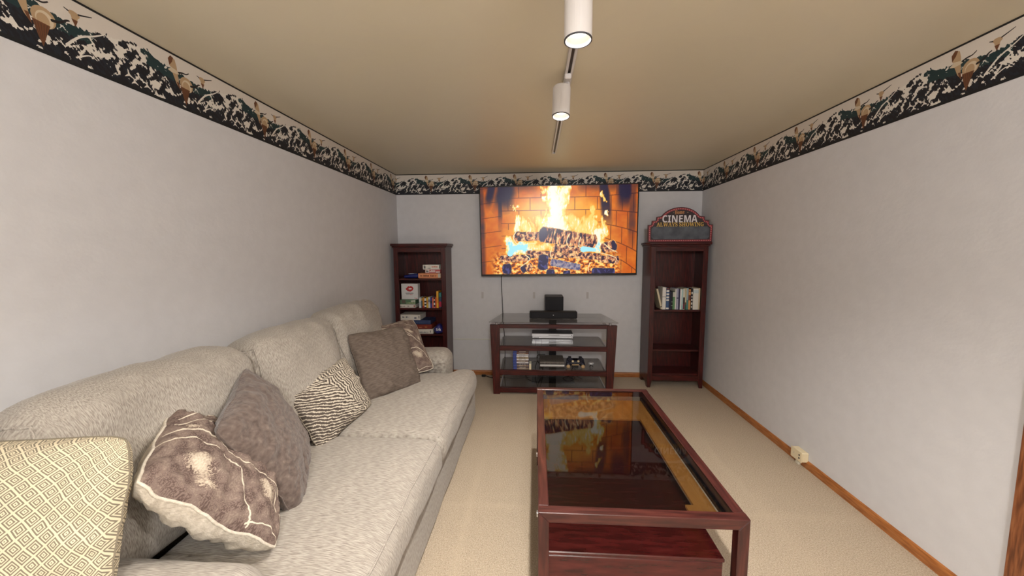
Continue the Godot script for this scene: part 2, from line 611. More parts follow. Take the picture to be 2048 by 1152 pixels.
	for lg in logs:
		var A: Vector2 = D.call(lg[0], lg[1])
		var B: Vector2 = D.call(lg[2], lg[3])
		var ra: float = lg[4] * kk
		var rb: float = lg[5] * kk
		var mode: int = lg[6]
		var dir := (B - A).normalized()
		var nor := Vector2(-dir.y, dir.x)
		for y in range(maxi(0, int(minf(A.y, B.y) - ra - 12)), mini(h, int(maxf(A.y, B.y) + ra + 12))):
			for x in range(maxi(0, int(minf(A.x, B.x) - ra - 12)), mini(w, int(maxf(A.x, B.x) + rb + 12))):
				var p := Vector2(x, y)
				var s := (p - A).dot(dir) / A.distance_to(B)
				var r := lerpf(ra, rb, clampf(s, 0, 1))
				var across := (p - A).dot(nor) / r
				var over := maxf(0.0, maxf(-s, s - 1.0)) * A.distance_to(B) / (r * 0.5)
				var d := sqrt(across * across + over * over) + n.get_noise_2d(x * 4.0, y * 4.0) * 0.12
				if d > 1.0:
					continue
				var along := (p - A).dot(dir)
				var bark := n.get_noise_2d(along * 3.4 + 77.0, across * 60.0 + lg[0])
				var plates := n.get_noise_2d(along * 7.0 + lg[1], across * 40.0 + 300.0)
				var c := Color(0.72, 0.43, 0.30).lerp(Color(0.93, 0.62, 0.40), clampf(across * 0.8 + 0.2 + bark, 0, 1))
				if bark > 0.22 and mode != 3:
					c = Color(1.0, 0.80, 0.55)
				if bark < -0.16 or absf(plates) < 0.045 or (mode == 1 and s < 0.35 and plates > 0.02):
					c = Color(0.17, 0.09, 0.20)
				if mode == 4:
					c = c.lerp(Color(0.38, 0.50, 0.75), 0.55)
				if mode == 3:
					c = Color(0.10, 0.08, 0.27) if bark < 0.2 else Color(0.26, 0.26, 0.50)
				if mode == 1 and Vector2((s * A.distance_to(B)) / (r * 0.56), across).length() < 0.97:
					c = Color(0.12, 0.10, 0.27)
				if mode == 2 and Vector2(((s - 1.0) * A.distance_to(B)) / (r * 0.45), across).length() < 0.85:
					c = Color(0.14, 0.10, 0.24)
				if d > 0.9:
					c = c.lerp(Color(1.0, 0.75, 0.35), 0.6)
				im.set_pixel(x, y, c)
	# licks of flame over the logs
	for s in [[[470, 590], [440, 650], [480, 720], [600, 730], [700, 720]], [[1090, 620], [1060, 700], [1080, 770], [1130, 780]], [[1220, 660], [1200, 740], [1240, 790], [1600, 890], [1620, 960]], [[580, 860], [630, 910], [560, 970], [510, 1010]], [[400, 640], [370, 720], [380, 820]], [[880, 800], [870, 870], [900, 900]], [[1490, 740], [1560, 800], [1640, 840]], [[1330, 960], [1310, 1020], [1320, 1070]]]:
		var pts := []
		for q in s:
			pts.append(D.call(q[0], q[1]))
		stroke(im, curve2(pts), 2.6, 1.4, Color(1.0, 0.93, 0.74))
	for s in [[[400, 840], [450, 780], [560, 770], [590, 750]], [[1250, 800], [1300, 800], [1380, 810]]]:
		var pts2 := []
		for q in s:
			pts2.append(D.call(q[0], q[1]))
		stroke(im, curve2(pts2), 16, 9, Color(0.66, 0.93, 0.97))
	return im


func paint_diamond() -> Image:
	var im := Image.create(96, 96, false, Image.FORMAT_RGB8)
	for y in 96:
		for x in 96:
			var d := (absf(x - 47.5) + absf(y - 47.5)) / 48.0
			d = d if d < 1.0 else 2.0 - d
			var c := col(216, 203, 174)
			if (d > 0.64 and d < 0.85) or (d > 0.28 and d < 0.47) or d < 0.09:
				c = col(122, 113, 97)
			c = c.lerp(col(120, 108, 84), 0.12 * float((x / 3 + y / 3) % 2))
			im.set_pixel(x, y, c)
	return im


func paint_zebra() -> Image:
	var im := Image.create(640, 480, false, Image.FORMAT_RGB8)
	var n := FastNoiseLite.new()
	n.seed = 3
	n.frequency = 0.02
	for y in 480:
		for x in 640:
			var u := x / 640.0
			var v := y / 480.0
			var spine := 0.34 + 0.40 * v + n.get_noise_2d(0, y) * 0.03
			var s := u - spine
			var f := n.get_noise_2d(x * 3.0, y * 3.0) * 0.16 + n.get_noise_2d(x * 0.5, y * 0.5) * 0.40
			var c := (v * 1.15 - s * 1.0) * 15.0 if s < 0 else (v * 0.5 + s * 1.7) * 17.0
			var thr := 0.34 if s < -0.18 else 0.48
			var g := n.get_noise_2d(x * 9.0, y * 9.0)
			var on := fposmod(c + f, 1.0) < thr + g * 0.12
			im.set_pixel(x, y, col(204, 194, 176) if on else col(70, 61, 55).lerp(col(92, 82, 74), clampf(g + 0.5, 0, 1)))
	return im


func paint_leaf() -> Image:
	var s := 640
	var im := Image.create(s, s, false, Image.FORMAT_RGB8)
	var n := FastNoiseLite.new()
	n.seed = 21
	n.frequency = 0.012
	n.fractal_octaves = 3
	var leaf := [[0.27, 0.76, 0.10, 0.05, 0.5], [0.74, 0.68, 0.09, 0.055, 0.35], [0.47, 0.38, 0.10, 0.035, 0.3], [0.74, 0.30, 0.08, 0.025, 0.5], [0.40, 0.14, 0.09, 0.022, 0.35], [0.14, 0.44, 0.04, 0.03, 0.0], [0.90, 0.45, 0.04, 0.03, 0.9], [0.36, 0.88, 0.05, 0.03, 0.2]]
	for y in s:
		for x in s:
			var u := float(x) / s
			var v := float(y) / s
			var a := n.get_noise_2d(x, y)
			var g := n.get_noise_2d(x * 9.0, y * 9.0)
			var c := col(118, 101, 93).lerp(col(84, 67, 61), smoothstep(-0.12, 0.34, a * 0.4 + g * 1.3))
			c = c.lerp(col(136, 120, 108), smoothstep(0.1, 0.45, -a * 0.6 + g * 0.9))
			for l in leaf:
				var d := Vector2(u - l[0], v - l[1]).rotated(-l[4])
				var e := Vector2(d.x / l[2], d.y / l[3]).length() + g * 0.75 + a * 0.5
				if e < 0.95:
					c = col(196, 184, 165).lerp(col(158, 142, 126), clampf(e, 0, 1))
			im.set_pixel(x, y, c)
	var cream := col(206, 195, 176)
	for p in [[[0.0, 0.62], [0.18, 0.56], [0.36, 0.60], [0.50, 0.72], [0.62, 0.88], [0.68, 0.98]], [[0.66, 0.97], [0.8, 0.93], [1.0, 0.95]], [[0.02, 0.50], [0.22, 0.48], [0.50, 0.58], [0.76, 0.58], [0.9, 0.70], [1.0, 0.88]], [[0.06, 0.34], [0.26, 0.22], [0.46, 0.18], [0.64, 0.28], [0.86, 0.50], [1.0, 0.66]], [[0.1, 0.16], [0.34, 0.08], [0.6, 0.08], [0.86, 0.22]], [[0.04, 0.42], [0.3, 0.31], [0.52, 0.27], [0.74, 0.40]], [[0.0, 0.06], [0.2, 0.03], [0.5, 0.02]]]:
		var pts := []
		for q in p:
			pts.append(Vector2(q[0], q[1]) * s)
		var cv := curve2(pts)
		for k in cv.size():
			cv[k] += Vector2(n.get_noise_1d(k * 60.0), n.get_noise_1d(k * 60.0 + 400.0)) * 5.0
		stroke(im, cv, 3.6, 3.0, cream)
	return im


func make_materials() -> void:
	M.wall = tri_mat(noise_tex(256, 0.02, 2, 1, ramp([[0.0, col(210, 210, 213)], [1.0, col(215, 215, 218)]])), Vector3(2, 2, 2), 0.75, noise_tex(512, 0.035, 3, 2, null, true, 3.0), 0.12, true)
	M.ceiling = tri_mat(noise_tex(256, 0.006, 2, 3, ramp([[0.0, col(216, 207, 183)], [1.0, col(222, 213, 190)]])), Vector3(0.3, 0.3, 0.3), 0.42, noise_tex(512, 0.05, 2, 4, null, true, 2.0), 0.05, true)
	M.carpet = tri_mat(noise_tex(1024, 0.09, 4, 5, ramp([[0.0, col(150, 134, 112)], [0.35, col(188, 171, 148)], [0.65, col(200, 184, 162)], [1.0, col(220, 206, 186)]])), Vector3(1.3, 1.3, 1.3), 0.95, noise_tex(1024, 0.16, 3, 6, null, true, 8.0), 0.7, true)
	var wood := noise_tex(512, 0.012, 4, 7, ramp([[0.0, col(40, 8, 8)], [0.4, col(59, 14, 13)], [0.7, col(74, 20, 17)], [1.0, col(90, 31, 24)]]))
	M.wood_up = tri_mat(wood, Vector3(9, 0.9, 9), 0.34)
	M.wood_x = tri_mat(wood, Vector3(0.9, 9, 9), 0.34)
	M.wood_z = tri_mat(wood, Vector3(9, 9, 0.9), 0.34)
	var wood2 := noise_tex(512, 0.012, 4, 8, ramp([[0.0, col(44, 17, 16)], [0.5, col(68, 30, 27)], [1.0, col(90, 45, 38)]]))
	M.table_up = tri_mat(wood2, Vector3(8, 0.8, 8), 0.30)
	M.table_x = tri_mat(wood2, Vector3(0.8, 8, 8), 0.30)
	M.table_z = tri_mat(wood2, Vector3(8, 8, 0.8), 0.30)
	M.table_box = tri_mat(noise_tex(512, 0.012, 4, 9, ramp([[0.0, col(48, 11, 12)], [0.5, col(68, 19, 19)], [1.0, col(84, 30, 28)]])), Vector3(1.0, 6, 6), 0.2)
	M.oak = tri_mat(noise_tex(512, 0.014, 4, 10, ramp([[0.0, col(128, 74, 34)], [0.5, col(164, 102, 52)], [1.0, col(186, 124, 70)]])), Vector3(1, 8, 1), 0.4)
	M.casing = tri_mat(noise_tex(512, 0.014, 4, 12, ramp([[0.0, col(84, 46, 26)], [0.5, col(128, 76, 44)], [1.0, col(160, 104, 66)]])), Vector3(12, 1.0, 12), 0.45)
	M.ply = tri_mat(noise_tex(256, 0.014, 3, 13, ramp([[0.0, col(206, 140, 62)], [1.0, col(232, 168, 88)]])), Vector3(6, 6, 1.0), 0.6)
	var weave := noise_tex(512, 0.05, 3, 15, null, true, 6.0)
	var cloth := noise_tex(1024, 0.045, 4, 14, ramp([[0.0, col(106, 98, 91)], [0.40, col(151, 143, 134)], [0.62, col(165, 158, 148)], [1.0, col(192, 186, 176)]]))
	M.sofa = tri_mat(cloth, Vector3(0.55, 0.8, 6.5), 0.92, weave, 0.18)
	M.sofa_back = tri_mat(cloth, Vector3(2.6, 1.0, 7.5), 0.92, weave, 0.18)
	M.backing = tri_mat(noise_tex(256, 0.03, 4, 16, ramp([[0.0, col(176, 166, 150)], [1.0, col(214, 206, 192)]])), Vector3(6, 6, 6), 0.95, weave, 0.4)
	M.velvet = tri_mat(noise_tex(512, 0.03, 6, 17, ramp([[0.0, col(70, 57, 51)], [0.45, col(93, 79, 72)], [0.75, col(105, 91, 83)], [1.0, col(128, 114, 104)]])), Vector3(2.6, 2.6, 2.6), 0.9, weave, 0.3)
	M.velvet.rim_enabled = true
	M.velvet.rim = 0.5
	M.velvet2 = tri_mat(noise_tex(512, 0.014, 5, 18, ramp([[0.0, col(82, 70, 62)], [0.5, col(98, 86, 77)], [1.0, col(114, 101, 91)]])), Vector3(3.0, 14, 3.0), 0.9, weave, 0.25)
	for k in ["sofa", "sofa_back"]:
		M[k].rim_enabled = true
		M[k].rim = 0.25
	M.leaf = pic_mat(paint_leaf(), 0.95)
	M.zebra = pic_mat(paint_zebra(), 0.95)
	M.diamond = pic_mat(paint_diamond(), 0.95)
	M.diamond.uv1_scale = Vector3(14, 14, 1)
	for k in ["leaf", "zebra", "diamond"]:
		M[k].normal_enabled = true
		M[k].normal_texture = weave
		M[k].normal_scale = 0.2
	M.border = pic_mat(paint_border(), 0.6)
	M.white = plain(col(226, 224, 222), 0.45)
	M.lamp_white = plain(col(216, 212, 210), 0.4)
	M.black = plain(col(18, 18, 22), 0.45)
	M.black_gloss = plain(col(10, 10, 14), 0.2)
	M.grille = tri_mat(noise_tex(128, 0.2, 1, 30, ramp([[0.0, col(16, 16, 20)], [1.0, col(34, 34, 40)]])), Vector3(20, 20, 20), 0.8)
	M.steel = plain(col(190, 190, 192), 0.28, 0.9)
	M.silver = plain(col(205, 205, 208), 0.35, 0.5)
	M.grey = plain(col(70, 70, 76), 0.6)
	M.ivory = plain(col(228, 214, 180), 0.45)
	M.ivory_pale = plain(col(222, 218, 200), 0.5)
	M.ink = plain(col(40, 38, 40), 0.8)
	M.red = plain(col(178, 26, 30), 0.6)
	M.smoke = glass(col(8, 6, 7, 0.36), 0.02)
	M.smoke.metallic_specular = 0.34
	M.shelf_glass = glass(col(60, 56, 52, 0.30), 0.03)
	M.glass_edge = plain(col(10, 20, 20), 0.1)
	M.screen = plain(Color.BLACK, 0.25)
	M.screen.emission_enabled = true
	M.screen.emission = Color.BLACK
	M.screen.emission_texture = ImageTexture.create_from_image(paint_fire())
	M.screen.emission_energy_multiplier = 0.9
	M.lens = plain(Color.WHITE, 0.3)
	M.lens.emission_enabled = true
	M.lens.emission = col(255, 244, 226)
	M.lens.emission_energy_multiplier = 2.2


# ---------------------------------------------------------------- the scene
func _ready() -> void:
	var cam := Camera3D.new()
	cam.name = "camera"
	cam.position = Vector3(0, 1.36, 0)
	cam.basis = Basis(Vector3.UP, deg_to_rad(3.58)) * Basis(Vector3.RIGHT, deg_to_rad(-5.62)) * Basis(Vector3.BACK, deg_to_rad(-0.234))
	cam.fov = rad_to_deg(2.0 * atan(576.0 / 752.0))
	cam.near = 0.02
	add_child(cam)
	cam.current = true
	var env := Environment.new()
	env.background_mode = Environment.BG_COLOR
	env.background_color = Color.BLACK
	env.tonemap_mode = Environment.TONE_MAPPER_LINEAR
	env.tonemap_exposure = 1.1
	env.sdfgi_enabled = true
	env.ssao_enabled = true
	env.ssil_enabled = true
	var we := WorldEnvironment.new()
	we.name = "world"
	we.environment = env
	add_child(we)

	rng.seed = 4
	noise.seed = 9
	noise.frequency = 1.0
	noise.fractal_octaves = 3
	make_materials()
	build_room()
	build_track()
	build_sofa()
	build_coffee_table()
	build_stand()
	build_tv()
	build_bookcases()
	build_pillows()
	build_small()


func build_room() -> void:
	var b := MB.new()
	b.bx(XL - 0.15, XR + 0.15, -0.15, 0.0, ZB - 0.15, ZF + 0.15, 0.0)
	tag(part("floor", b, M.carpet), "beige cut pile carpet covering the whole floor", "carpet", "", "structure")
	b = MB.new()
	b.bx(XL - 0.15, XR + 0.15, H, H + 0.15, ZB - 0.15, ZF + 0.15, 0.0)
	tag(part("ceiling", b, M.ceiling), "smooth tan painted ceiling above the track lights", "ceiling", "", "structure")
	b = MB.new()
	b.bx(XL - 0.15, XL, 0, H, ZB - 0.15, ZF + 0.15, 0.0)
	tag(part("wall_left", b, M.wall), "pale grey textured wall behind the sofa", "wall", "", "structure")
	b = MB.new()
	b.bx(XL, XR, 0, H, ZB - 0.15, ZB, 0.0)
	tag(part("wall_back", b, M.wall), "pale grey wall behind the television and bookcases", "wall", "", "structure")
	b = MB.new()
	b.bx(XL, XR, 0, H, ZF, ZF + 0.15, 0.0)
	tag(part("wall_front", b, M.wall), "pale grey end wall facing the television, outside the photo", "wall", "", "structure")
	b = MB.new()
	b.bx(XR, XR + 0.15, 0, H, ZB - 0.15, -1.354, 0.0)
	b.bx(XR, XR + 0.15, 2.03, H, -1.354, -0.43, 0.0)
	b.bx(XR, XR + 0.15, 0, H, -0.43, ZF + 0.15, 0.0)
	tag(part("wall_right", b, M.wall), "pale grey empty wall right of the coffee table", "wall", "", "structure")
	# the door at the right edge
	var door := thing("door", "brown wood door and casing at the right edge of the photo", "door", Vector3(XR, 0, -0.89))
	door.name = "door_1"
	door.set_meta("kind", "structure")
	b = MB.new()
	b.bx(0.02, 0.06, 0.01, 2.0, -0.42, 0.42, 0.002)
	part("slab", b, M.casing, door)
	for z in [[-0.464, -0.40], [0.40, 0.464]]:
		boxpart("casing", M.casing, door, -0.018, 0.10, 0, 2.03, z[0], z[1], 0.003)
	boxpart("casing", M.casing, door, -0.018, 0.10, 1.99, 2.06, -0.464, 0.464, 0.003)
	b = MB.new()
	b.lathe(PackedVector2Array([Vector2(0.0, 0.0), Vector2(0.03, 0.005), Vector2(0.012, 0.02), Vector2(0.012, 0.035), Vector2(0.028, 0.05), Vector2(0.02, 0.07), Vector2(0.0, 0.074)]), Transform3D(Basis(Vector3.BACK, PI / 2), Vector3(0.02, 0.95, 0.35)))
	part("knob", b, M.steel, door)
	# the wallpaper border under the ceiling runs on round the corners
	var y0 := 1.962
	var hh := H - y0
	var rep := 0.47
	var start := 0.163
	var lenl := ZF - ZB
	b = MB.new()
	b.picture(Vector3(XL + 0.001, H, ZF), Vector3(0, 0, -lenl), Vector3(0, -hh, 0), Vector3(-1, 0, 0), (start - lenl) / rep, start / rep)
	tag(part("trim_1", b, M.border), "wallpaper border of geese and snowy mountains along the left wall", "border", "", "structure")
	b = MB.new()
	b.picture(Vector3(XL, H, ZB + 0.001), Vector3(XR - XL, 0, 0), Vector3(0, -hh, 0), Vector3(0, 0, -1), start / rep, (start + XR - XL) / rep)
	tag(part("trim_2", b, M.border), "wallpaper border of geese and snowy mountains above the television", "border", "", "structure")
	b = MB.new()
	b.picture(Vector3(XR - 0.001, H, ZB), Vector3(0, 0, lenl), Vector3(0, -hh, 0), Vector3(1, 0, 0), (start + XR - XL) / rep, (start + XR - XL + lenl) / rep)
	tag(part("trim_3", b, M.border), "wallpaper border of geese and snowy mountains along the right wall", "border", "", "structure")
	# baseboards
	var prof := PackedVector2Array([Vector2(0, 0), Vector2(0.012, 0), Vector2(0.012, 0.036), Vector2(0.008, 0.046), Vector2(0.0, 0.05)])
	b = MB.new()
	b.prism(prof, 0, 2.672, Transform3D(Basis(Vector3(-1, 0, 0), Vector3.UP, Vector3(0, 0, -1)), Vector3(XR, 0, -1.354)))
	tag(part("baseboard_right", b, M.oak), "honey oak baseboard along the right wall", "baseboard", "", "structure")
	b = MB.new()
	b.prism(prof, 0, XR - XL - 0.012, Transform3D(Basis(Vector3(0, 0, 1), Vector3.UP, Vector3(-1, 0, 0)), Vector3(XR - 0.012, 0, ZB)))
	tag(part("baseboard_back", b, M.oak), "honey oak baseboard along the back wall behind the television stand", "baseboard", "", "structure")
	b = MB.new()
	b.prism(prof, 0, 5.7, Transform3D(Basis(Vector3(1, 0, 0), Vector3.UP, Vector3(0, 0, 1)), Vector3(XL, 0, ZB + 0.012)))
	tag(part("baseboard_left", b, M.oak), "honey oak baseboard behind the sofa", "baseboard", "", "structure")


func build_track() -> void:
	var t := thing("light_track", "long white ceiling track with a dark slot carrying the spotlights", "light track", Vector3(0.15, H, -1.1))
	var b := MB.new()
	for s in [-1, 1]:
		b.bx(s * 0.0175, s * 0.0065, -0.018, 0, -2.11, 2.2, 0.0015)
	b.bx(-0.0175, 0.0175, -0.004, 0, -2.11, 2.2, 0.0)
	b.bx(-0.0175, 0.0175, -0.018, 0, -2.118, -2.106, 0.001)
	part("rail", b, M.lamp_white, t)
	b = MB.new()
	b.bx(-0.0065, 0.0065, -0.008, -0.004, -2.1, 2.2, 0.0)
	part("slot", b, plain(col(60, 44, 38), 0.5), t)
	head("track_spotlight", "white cylinder track spotlight tilted, hanging nearer the television", Vector3(0.145, H, -1.83), Vector3(0.115, 1.972, -1.80), Vector3(-0.004, -0.135, 0.016), 1.5)
	head("track_spotlight", "large white cylinder track spotlight cut off by the top of the photo", Vector3(0.15, H, -1.22), Vector3(0.123, 1.972, -1.175), Vector3(0, -0.14, 0.004), 1.5)
	head("track_spotlight", "white cylinder track spotlight overhead behind the camera, aimed at the sofa", Vector3(0.15, H, -0.1), Vector3(0.12, 1.975, -0.05), Vector3(-0.03, -0.135, 0.02), 1.5)
	head("track_spotlight", "white cylinder track spotlight overhead behind the camera, nearest the end wall", Vector3(0.15, H, 0.85), Vector3(0.12, 1.975, 0.90), Vector3(0.03, -0.135, 0.02), 1.5)
	# a flush dome lamp further back in the room
	var d := thing("ceiling_lamp", "round frosted dome ceiling lamp in the half of the room behind the camera", "ceiling lamp", Vector3(0.25, H, 1.0))
	b = MB.new()
	b.lathe(PackedVector2Array([Vector2(0.17, -0.022), Vector2(0.175, 0.0), Vector2(0, 0.0)]), Transform3D(), 40)
	part("base", b, M.white, d)
	b = MB.new()
	b.lathe(PackedVector2Array([Vector2(0, -0.095), Vector2(0.06, -0.09), Vector2(0.12, -0.066), Vector2(0.155, -0.03), Vector2(0.16, -0.018), Vector2(0, -0.018)]), Transform3D(), 40)
	var glow := plain(col(250, 248, 244), 0.4)
	glow.emission_enabled = true
	glow.emission = col(255, 252, 248)
	glow.emission_energy_multiplier = 1.5
	part("glowing_dome", b, glow, d)
	var l := OmniLight3D.new()
	l.name = "lamp_light"
	l.position = Vector3(0, -0.23, 0)
	l.omni_range = 9
	l.omni_attenuation = 2
	l.light_size = 0.12
	l.light_color = col(255, 252, 250)
	l.light_energy = 2.6
	l.shadow_enabled = true
	d.add_child(l)


func head(called: String, label: String, on_track: Vector3, mouth: Vector3, axis: Vector3, power: float) -> void:
	var o := thing(called, label, "spotlight", on_track, "track spotlights on the ceiling")
	var m := mouth - on_track
	var y := -axis.normalized()
	var x := y.cross(Vector3.BACK).normalized()
	var xf := Transform3D(Basis(x, y, x.cross(y)), m)
	var L := axis.length()
	var b := MB.new()
	b.lathe(PackedVector2Array([Vector2(0.0365, 0.0), Vector2(0.0405, 0.0), Vector2(0.0405, L - 0.006), Vector2(0.036, L), Vector2(0.0, L)]), xf, 36, false)
	part("housing", b, M.lamp_white, o)
	b = MB.new()
	b.lathe(PackedVector2Array([Vector2(0.0408, -0.0015), Vector2(0.0408, 0.002), Vector2(0.0372, 0.002), Vector2(0.0372, -0.0015), Vector2(0.0408, -0.0015)]), xf, 36, false)
	part("rim", b, M.grey, o)
	b = MB.new()
	b.lathe(PackedVector2Array([Vector2(0.028, 0.024), Vector2(0.037, 0.0)]), xf, 36)
	part("reflector", b, plain(col(236, 234, 230), 0.25), o)
	b = MB.new()
	b.lathe(PackedVector2Array([Vector2(0.0, 0.0225), Vector2(0.029, 0.0225), Vector2(0.029, 0.027), Vector2(0, 0.027)]), xf, 28, false)
	part("glowing_lens", b, M.lens, o)
	# the arm down from the track
	b = MB.new()
	b.box(Vector3(0, -0.028, 0), Vector3(0.03, 0.024, 0.07), 0.004)
	part("track_adapter", b, M.lamp_white, o)
	var top := xf * Vector3(0, L - 0.03, 0)
	b = MB.new()
	b.tube(PackedVector3Array([Vector3(0, -0.036, -0.01), Vector3(0.004, -0.06, -0.01), top.lerp(Vector3(0, -0.09, -0.01), 0.5), top]), 0.011, 12)
	part("arm", b, M.lamp_white, o)
	var l := SpotLight3D.new()
	l.name = "lamp_light"
	l.position = xf * Vector3(0, 0.012, 0)
	l.basis = Basis.looking_at(axis, Vector3.BACK)
	l.spot_angle = 68
	l.spot_angle_attenuation = 0.8
	l.spot_range = 8
	l.spot_attenuation = 2
	l.light_size = 0.025
	l.light_color = col(255, 248, 240)
	l.light_energy = power
	l.shadow_enabled = true
	o.add_child(l)


func build_sofa() -> void:
	var o := thing("sofa", "long heathered light grey sofa with loose cushions along the left wall", "sofa", Vector3(-0.95, 0, -1.78))
	var at := o.position
	var nz := noise
	# plinth
	var b := MB.new()
	var h := Vector3(0.465, 0.14, 1.18)
	b.cushion(h, 0.02, 0.06, func(p: Vector3) -> Vector3: return p + Vector3(-0.005, 0.165, 0.0) + Vector3(nz.get_noise_3d(p.z * 3.0, p.y * 3.0, 1) * 0.006 * float(p.x > 0), 0, 0))
	part("base", b, M.sofa, o)
	for sx in [-0.38, 0.38]:
		for sz in [-1.1, 1.1]:
			b = MB.new()
			b.box(Vector3(sx, 0.014, sz), Vector3(0.05, 0.03, 0.05), 0.004)
			part("foot", b, M.black, o)
	# back frame
	b = MB.new()
	b.cushion(Vector3(0.085, 0.443, 1.18), 0.05, 0.08, func(p: Vector3) -> Vector3: return p + Vector3(-0.435, 0.478, 0.0) + Vector3(0, nz.get_noise_3d(p.z * 3.0, 7, 2) * 0.008, 0))
	part("back_frame", b, M.sofa_back, o)
	# arms
	for s in [-1, 1]:
		b = MB.new()
		var zc := -1.085 if s < 0 else 1.04
		b.cushion(Vector3(0.37, 0.27, 0.113), 0.085, 0.05, func(p: Vector3) -> Vector3:
			var y := clampf((p.y + 0.27) / 0.54, 0, 1)
			return p + Vector3(-0.08 + 0.0, 0.325, zc) + Vector3(nz.get_noise_3d(p.z * 5, p.y * 5, 3) * 0.008, nz.get_noise_3d(p.x * 3, p.z * 6, 4) * 0.012 * y, p.z * 0.25 * smoothstep(0.6, 0.9, y) - p.z * 0.1))
		part("arm", b, M.sofa, o)
	# two T-shaped seat cushions that lap in front of the arms
	for s in [-1, 1]:
		b = MB.new()
		var zm := 0.048
		var half := 0.483
		var c := Vector3(0.15, 0.372, zm + s * half)
		var hs := Vector3(0.335, 0.088, half - 0.002)
		var shape := func(p: Vector3) -> Vector3:
			var q := p
			var outward := clampf(s * p.z / hs.z, -1, 1)
			var front := smoothstep(0.16, 0.24, p.x)
			var grow := 0.115 * front * smoothstep(0.2, 1.0, outward)
			q.z += s * grow
			var cx := 1.0 - pow(absf(p.x / hs.x), 3.0)
			var cz := 1.0 - pow(absf(p.z / hs.z), 4.0)
			if p.y > 0:
				q.y += 0.028 * cx * cz + nz.get_noise_3d(p.x * 4.0 + s * 9.0, 3, p.z * 2.5) * 0.012 * cz
			q.x += 0.022 * (1.0 - pow(absf(p.y / hs.y), 2.0)) * float(p.x > 0.0) * smoothstep(0.2, 0.3, p.x) + nz.get_noise_3d(p.z * 5.0, p.y * 8.0, s * 4.0) * 0.008 * float(p.x > 0.2)
			return q + c
		b.cushion(hs, 0.05, 0.03, shape)
		var sc := part("seat_cushion", b, M.sofa, o)
		for yy in [1.0, -1.0]:
			var path := PackedVector3Array()
			for k in 61:
				var d: Vector3 = MB.rounded(Vector3(1, yy, lerpf(-1.0, 1.0, k / 60.0)), hs, 0.05)
				path.append((shape.call(d) as Vector3) + Vector3(0.001, yy * 0.001, 0))
			b = MB.new()
			b.tube(path, 0.0042, 6)
			part("piping", b, M.sofa, sc)
	# three loose back cushions
	var zs := [-0.653, -0.021, 0.655]
	for k in 3:
		b = MB.new()
		var hb := Vector3(0.11, 0.265, 0.322 if k < 2 else 0.355)
		var lean := Basis(Vector3.BACK, deg_to_rad(15.0 if k != 0 else 14.0))
		var cc := Vector3(-0.285, 0.71 + [0.012, -0.008, 0.0][k], zs[k])
		var sh := func(p: Vector3) -> Vector3:
			var q := p
			var cy := 1.0 - pow(absf(p.y / hb.y), 2.6)
			var cz := 1.0 - pow(absf(p.z / hb.z), 2.6)
			q.x += 0.045 * cy * cz * float(p.x > 0)
			q.y += 0.03 * cz * float(p.y > 0) - 0.02 * smoothstep(0.7, 1.0, absf(p.z / hb.z)) * float(p.y > 0)
			q.z *= 1.0 + 0.03 * sin(p.y * 9.0)
			var wr := nz.get_noise_3d(p.x * 6.0 + k * 7.0, p.y * 5.0, p.z * 4.0) * 0.022
			var fold := nz.get_noise_3d(p.y * 3.0 + p.z * 10.0, k * 5.0 + 2.0, p.x * 4.0 + p.z * 2.0) * 0.014 * smoothstep(0.3, 0.9, p.y / hb.y)
			q.x += (wr + fold) * (1.0 if p.x > 0 else 0.4)
			q.y += wr * 0.6
			return lean * q + cc
		b.cushion(hb, 0.085, 0.022, sh)
		var bc := part("back_cushion", b, M.sofa_back, o)
		for e in [-1.0, 1.0]:
			var path := PackedVector3Array()
			for j in 41:
				var d: Vector3 = MB.rounded(Vector3(1, lerpf(-0.95, 0.98, j / 40.0), e), hb, 0.085)
				path.append(sh.call(d))
			for j in 12:
				var d2: Vector3 = MB.rounded(Vector3(lerpf(1.0, -0.6, j / 11.0), 1, e), hb, 0.085)
				path.append(sh.call(d2))
			b = MB.new()
			b.tube(path, 0.004, 6)
			part("piping", b, M.sofa_back, bc)


